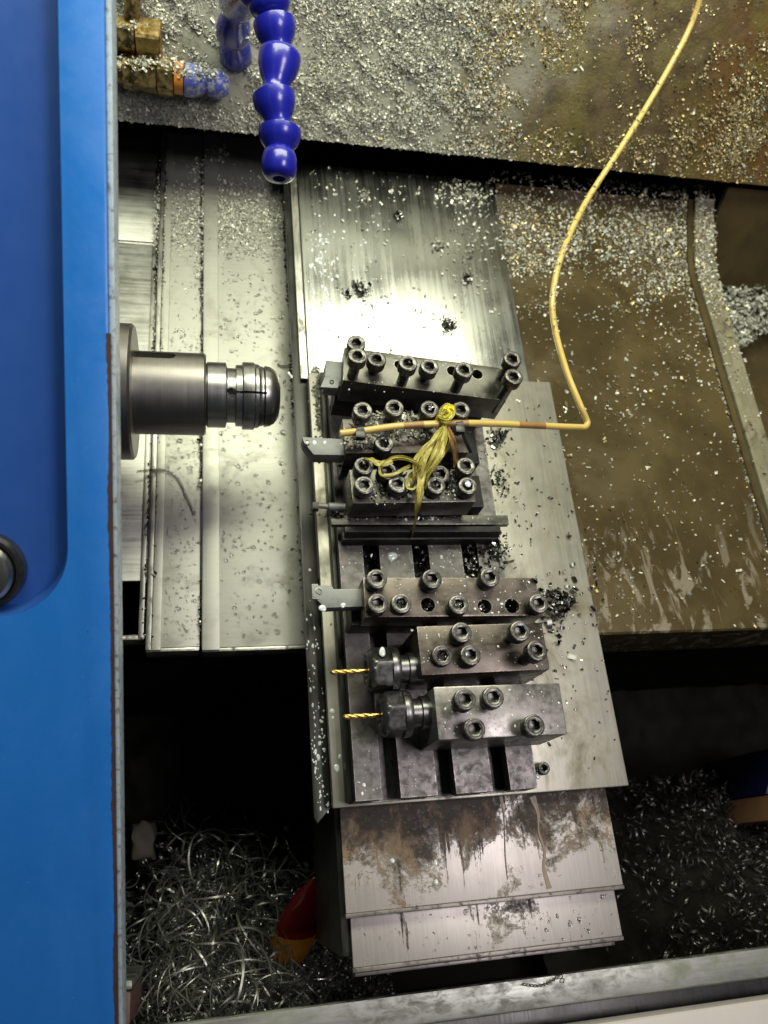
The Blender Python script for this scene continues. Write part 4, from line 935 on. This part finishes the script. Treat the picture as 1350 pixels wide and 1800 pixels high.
# heap surfaces in the pan
def heapz(x, y):
    z = -330 + 0 * x
    z = z + 175 * np.exp(-((x - 15) / 85) ** 2) * np.clip((60 - y) / 135, 0, 1) ** .8
    z = z + 150 * np.clip((x - 360) / 120, 0, 1) * np.clip((70 - y) / 130, 0, 1) ** .7
    return z
def heap(x0, x1, y0, y1, name, label):
    nx_, ny_ = 46, 30; bm = bmesh.new(); f1 = fields(12, 77, .08)
    xs_, ys_ = np.linspace(x0, x1, nx_), np.linspace(y0, y1, ny_); XX, YY = np.meshgrid(xs_, ys_)
    ZZ = heapz(XX, YY) - 8 + 4 * f1(XX.ravel(), YY.ravel()).reshape(XX.shape)
    vv = [[bm.verts.new((XX[j, i], YY[j, i], ZZ[j, i])) for i in range(nx_)] for j in range(ny_)]
    for j in range(ny_ - 1):
        for i in range(nx_ - 1): bm.faces.new((vv[j][i], vv[j][i + 1], vv[j + 1][i + 1], vv[j + 1][i]))
    return tag(obj_bm(name, bm, MAT['pan'], smooth=60), label, 'swarf', kind='stuff')
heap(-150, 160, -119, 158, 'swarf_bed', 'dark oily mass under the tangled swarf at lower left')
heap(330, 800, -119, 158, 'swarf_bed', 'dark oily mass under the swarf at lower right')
def CL(r_):
    while True:
        x = r_.normal(8, 42); y = r_.uniform(-110, 60)
        if -110 < x < 120 and r_.uniform() < np.clip((50 - y) / 110, .04, 1): break
    return np.array([x, y, heapz(np.array(x), np.array(y)) + r_.uniform(-4, 16)])
strands('swarf_tangle', 'tangled nest of long curly steel swarf at lower left of the pan', CL, 1000, MAT['swarf'], rad=(5, 22), turns=(.3, 1.3), wid=(.2, 1.5), seed=21)
strands('swarf_tangle', 'small tight curls mixed into the swarf nest at lower left', CL, 1500, MAT['swarf'], rad=(1.0, 4), turns=(.8, 3), wid=(.4, 1.1), pitch=(1, 4), seed=22, segs=26)
def CL2(r_):
    x = r_.uniform(-60, 170); y = r_.uniform(-112, -66); return np.array([x, y, heapz(np.array(x), np.array(y)) + r_.uniform(0, 10)])
strands('swarf_tangle', 'dense crumbled swarf along the front sill', CL2, 1800, MAT['swarf'], rad=(1.0, 4.5), turns=(.5, 2.2), wid=(.4, 1.2), pitch=(1, 4), seed=23, segs=18)
def CR(r_):
    while True:
        x = r_.uniform(350, 620); y = r_.uniform(-112, 60)
        if r_.uniform() < np.clip((x - 375) / 120, .03, 1): break
    return np.array([x, y, heapz(np.array(x), np.array(y)) + r_.uniform(-4, 8)])
strands('swarf_tangle', 'dark broken swarf lying in the pan at lower right', CR, 2600, MAT['pit_swarf'], rad=(1.0, 6), turns=(.3, 1.8), wid=(.4, 1.3), seed=24)
# single strings one can pick out
def coil(name, label, pts, r, pitch, wd, mat):
    path = catmull(pts, 30); L = 0; P0 = [path[0]]
    out = []; up = Vector((0, 0, 1)); acc = 0
    for a, b in zip(path, path[1:]):
        d = b - a; l = d.length; d.normalize(); x = (up - d * up.dot(d)).normalized(); y = d.cross(x); m_ = max(2, int(l / pitch * 10))
        for k in range(m_): acc += l / m_ / pitch * 2 * math.pi; out.append(a + (b - a) * (k / m_) + (x * math.cos(acc) + y * math.sin(acc)) * r)
    bm = tube(bmesh.new(), out, wd, 5); o = obj_bm(name, bm, mat, None, pts[0], 60); return tag(o, label, cat='curly chip')
coil('curly_chip', 'long thin coiled chip bent across the narrow bed cover', [at(240, 829, -38), at(285, 826, -40), at(310, 838, -41), at(328, 872, -41), at(343, 905, -41)], 1.0, 1.5, .26, MAT['chip_dark'])
coil('curly_chip', 'short coiled chip near the collet on the broad bed cover', [at(488, 640, -38.5), at(500, 644, -38.5), at(522, 638, -38.5)], 1.0, 1.6, .3, MAT['chip_dark'])
coil('curly_chip', 'pale chip curl and stalk lying on the front sill', [at(918, 1730, -58), at(950, 1733, -58), at(975, 1722, -58), at(985, 1714, -57), at(992, 1728, -57)], .7, 2.5, .35, MAT['chip_gold'])

# coolant drops
def drops(name, label, P0, r, mat, seed, flat=.45, asp=None, nrm=None):
    r_ = np.random.default_rng(seed); n = len(P0); k = 12
    rings = [(1.0, 0.0), (.93, .42), (.66, .78), (.28, .97)]
    V = np.zeros((n, 4 * k + 1, 3)); R_ = r * r_.lognormal(0, .45, n) if np.isscalar(r) else np.asarray(r); an = r_.uniform(0, 6.28, n); el = r_.uniform(.8, 1.35, n) if asp is None else r_.uniform(*asp, n)
    for j, (a, h) in enumerate(rings):
        for i in range(k):
            th = 2 * math.pi * i / k
            wob = 1 + .10 * np.sin(2 * th + an) + .07 * np.sin(3 * th + 2 * an)
            V[:, j * k + i] = P0 + np.stack([R_ * a * math.cos(th) * wob, R_ * a * math.sin(th) * el * wob, R_ * h * flat], 1)
    V[:, 4 * k] = P0 + np.stack([0 * R_, 0 * R_, R_ * flat], 1)
    F = []
    for j in range(3):
        for i in range(k): F.append((j * k + i, j * k + (i + 1) % k, (j + 1) * k + (i + 1) % k, (j + 1) * k + i))
    for i in range(0, k, 2): F.append((3 * k + i, 3 * k + i + 1, 3 * k + (i + 2) % k, 4 * k))
    o = obj_np(name, V, ((np.arange(n) * (4 * k + 1))[:, None, None] + np.array(F)[None]).reshape(-1, 4), mat); o.data.shade_smooth()
    return tag(o, label, 'drops', kind='stuff')
n = 1100; X = rng.uniform(11, 64, n); Y = rng.uniform(152, 480, n); P0 = np.stack([X, Y, np.full(n, ZB + .02)], 1)
keep = rng.uniform(size=n) < .30 + .25 * (fields(8, 51, .04)(X, Y) > .3)
drops('coolant_drops', 'clear coolant drops on the broad pale bed cover', P0[keep], .85, MAT['drop'], 31)
n = 700; X = rng.uniform(-29, -6, n); Y = rng.uniform(155, 420, n); P0 = np.stack([X, Y, np.full(n, ZB - 2.98)], 1)
drops('coolant_drops', 'fine clear drops on the narrow bed cover', P0, .55, MAT['drop'], 32)
n = 420; X = rng.uniform(67, 76.5, n); Y = rng.uniform(32, 200, n); P0 = np.stack([X, Y, np.full(n, -12.98)], 1); keep = rng.uniform(size=n) < np.clip((170 - Y) / 100, .12, 1)
drops('coolant_drops', 'pale coolant drops on the dark slide flange', P0[keep][::2], .48, MAT['milk'], 33, asp=(.9, 2.2))
sp = [(584, 1250, 0, 2), (592, 1350, 0, 2.2), (597, 1330, 0, 1.2), (585, 1262, 0, 1.2), (690, 978, ZT, 4.2), (776, 979, ZT, 1.6), (690, 1513, -9, 1.8), (766, 1517, -9, 1.8), (767, 1551, -9, 1.8), (823, 850, Z3 + 8.6, 3.0), (672, 1146, 48 + 12.4, 2.6), (553, 778, 58, 1.8), (571, 778, 58, 1.6), (567, 1069, 54, 2.8), (603, 1064, 54, 2), (820, 1150, Z4 + 10, 1.0), (690, 870, Z3, 2.4), (720, 872, Z3, 2.2), (745, 874, Z3, 1.6), (640, 905, 36, 1.3), (700, 908, 36, 1.2), (760, 912, 36, 1.4), (640, 1380, ZT, 1.3), (945, 1365, ZT, 1.6), (637, 1395, ZT, 1.2)]
Pm = np.array([list(at(a, b, z + .02)) for a, b, z, r in sp])
drops('coolant_drops', 'milky coolant drops on the tools and covers', Pm, [e[3] * .8 for e in sp], MAT['milk'], 35, flat=.3, asp=(1.0, 1.5))
n = 900; X = rng.uniform(82, 150, n); Y = rng.uniform(385, 520, n); P0 = np.stack([X, Y, np.full(n, -5.98)], 1); px, py = proj(P0)
keep = rng.uniform(size=n) < gauss(px, py, 565, 470, 22, 60) * .9 + .06
drops('coolant_drops', 'pale drops on the left of the polished slide plate', P0[keep], .8, MAT['milk'], 36, asp=(.9, 1.8))
n = 260; X = rng.uniform(90, 258, n); Y = rng.uniform(-54, -30, n); P0 = np.stack([X, Y, np.full(n, -15.98)], 1)
drops('coolant_drops', 'tiny clear drops on the lowest slide cover', P0[::3], .6, MAT['drop'], 37)

Pd = []
for (x0, y0, x1, y1, z, n_) in ((640, 1018, 940, 1082, Z4, 90), (742, 1102, 955, 1178, 64, 80), (768, 1212, 985, 1292, 66, 90), (628, 1310, 945, 1395, ZT, 130), (602, 955, 880, 1005, ZT, 110), (590, 908, 880, 914, 36, 50), (620, 832, 826, 880, Z3, 70), (610, 618, 880, 690, Z1, 60)):
    for _ in range(n_): Pd.append(list(at(random.uniform(x0, x1), random.uniform(y0, y1), z + .03)))
xs_ok = lambda p: not any(xs[a] - .5 < p[0] < xs[b] + .5 for a, b in ((1, 2), (3, 4), (5, 6))) or abs(p[2] - ZT) > 1
Pd = np.array([p for p in Pd if xs_ok(p)])
drops('coolant_specks', 'tiny pale coolant specks sprinkled on the tool blocks', Pd, .32, MAT['milk'], 51, flat=.5)
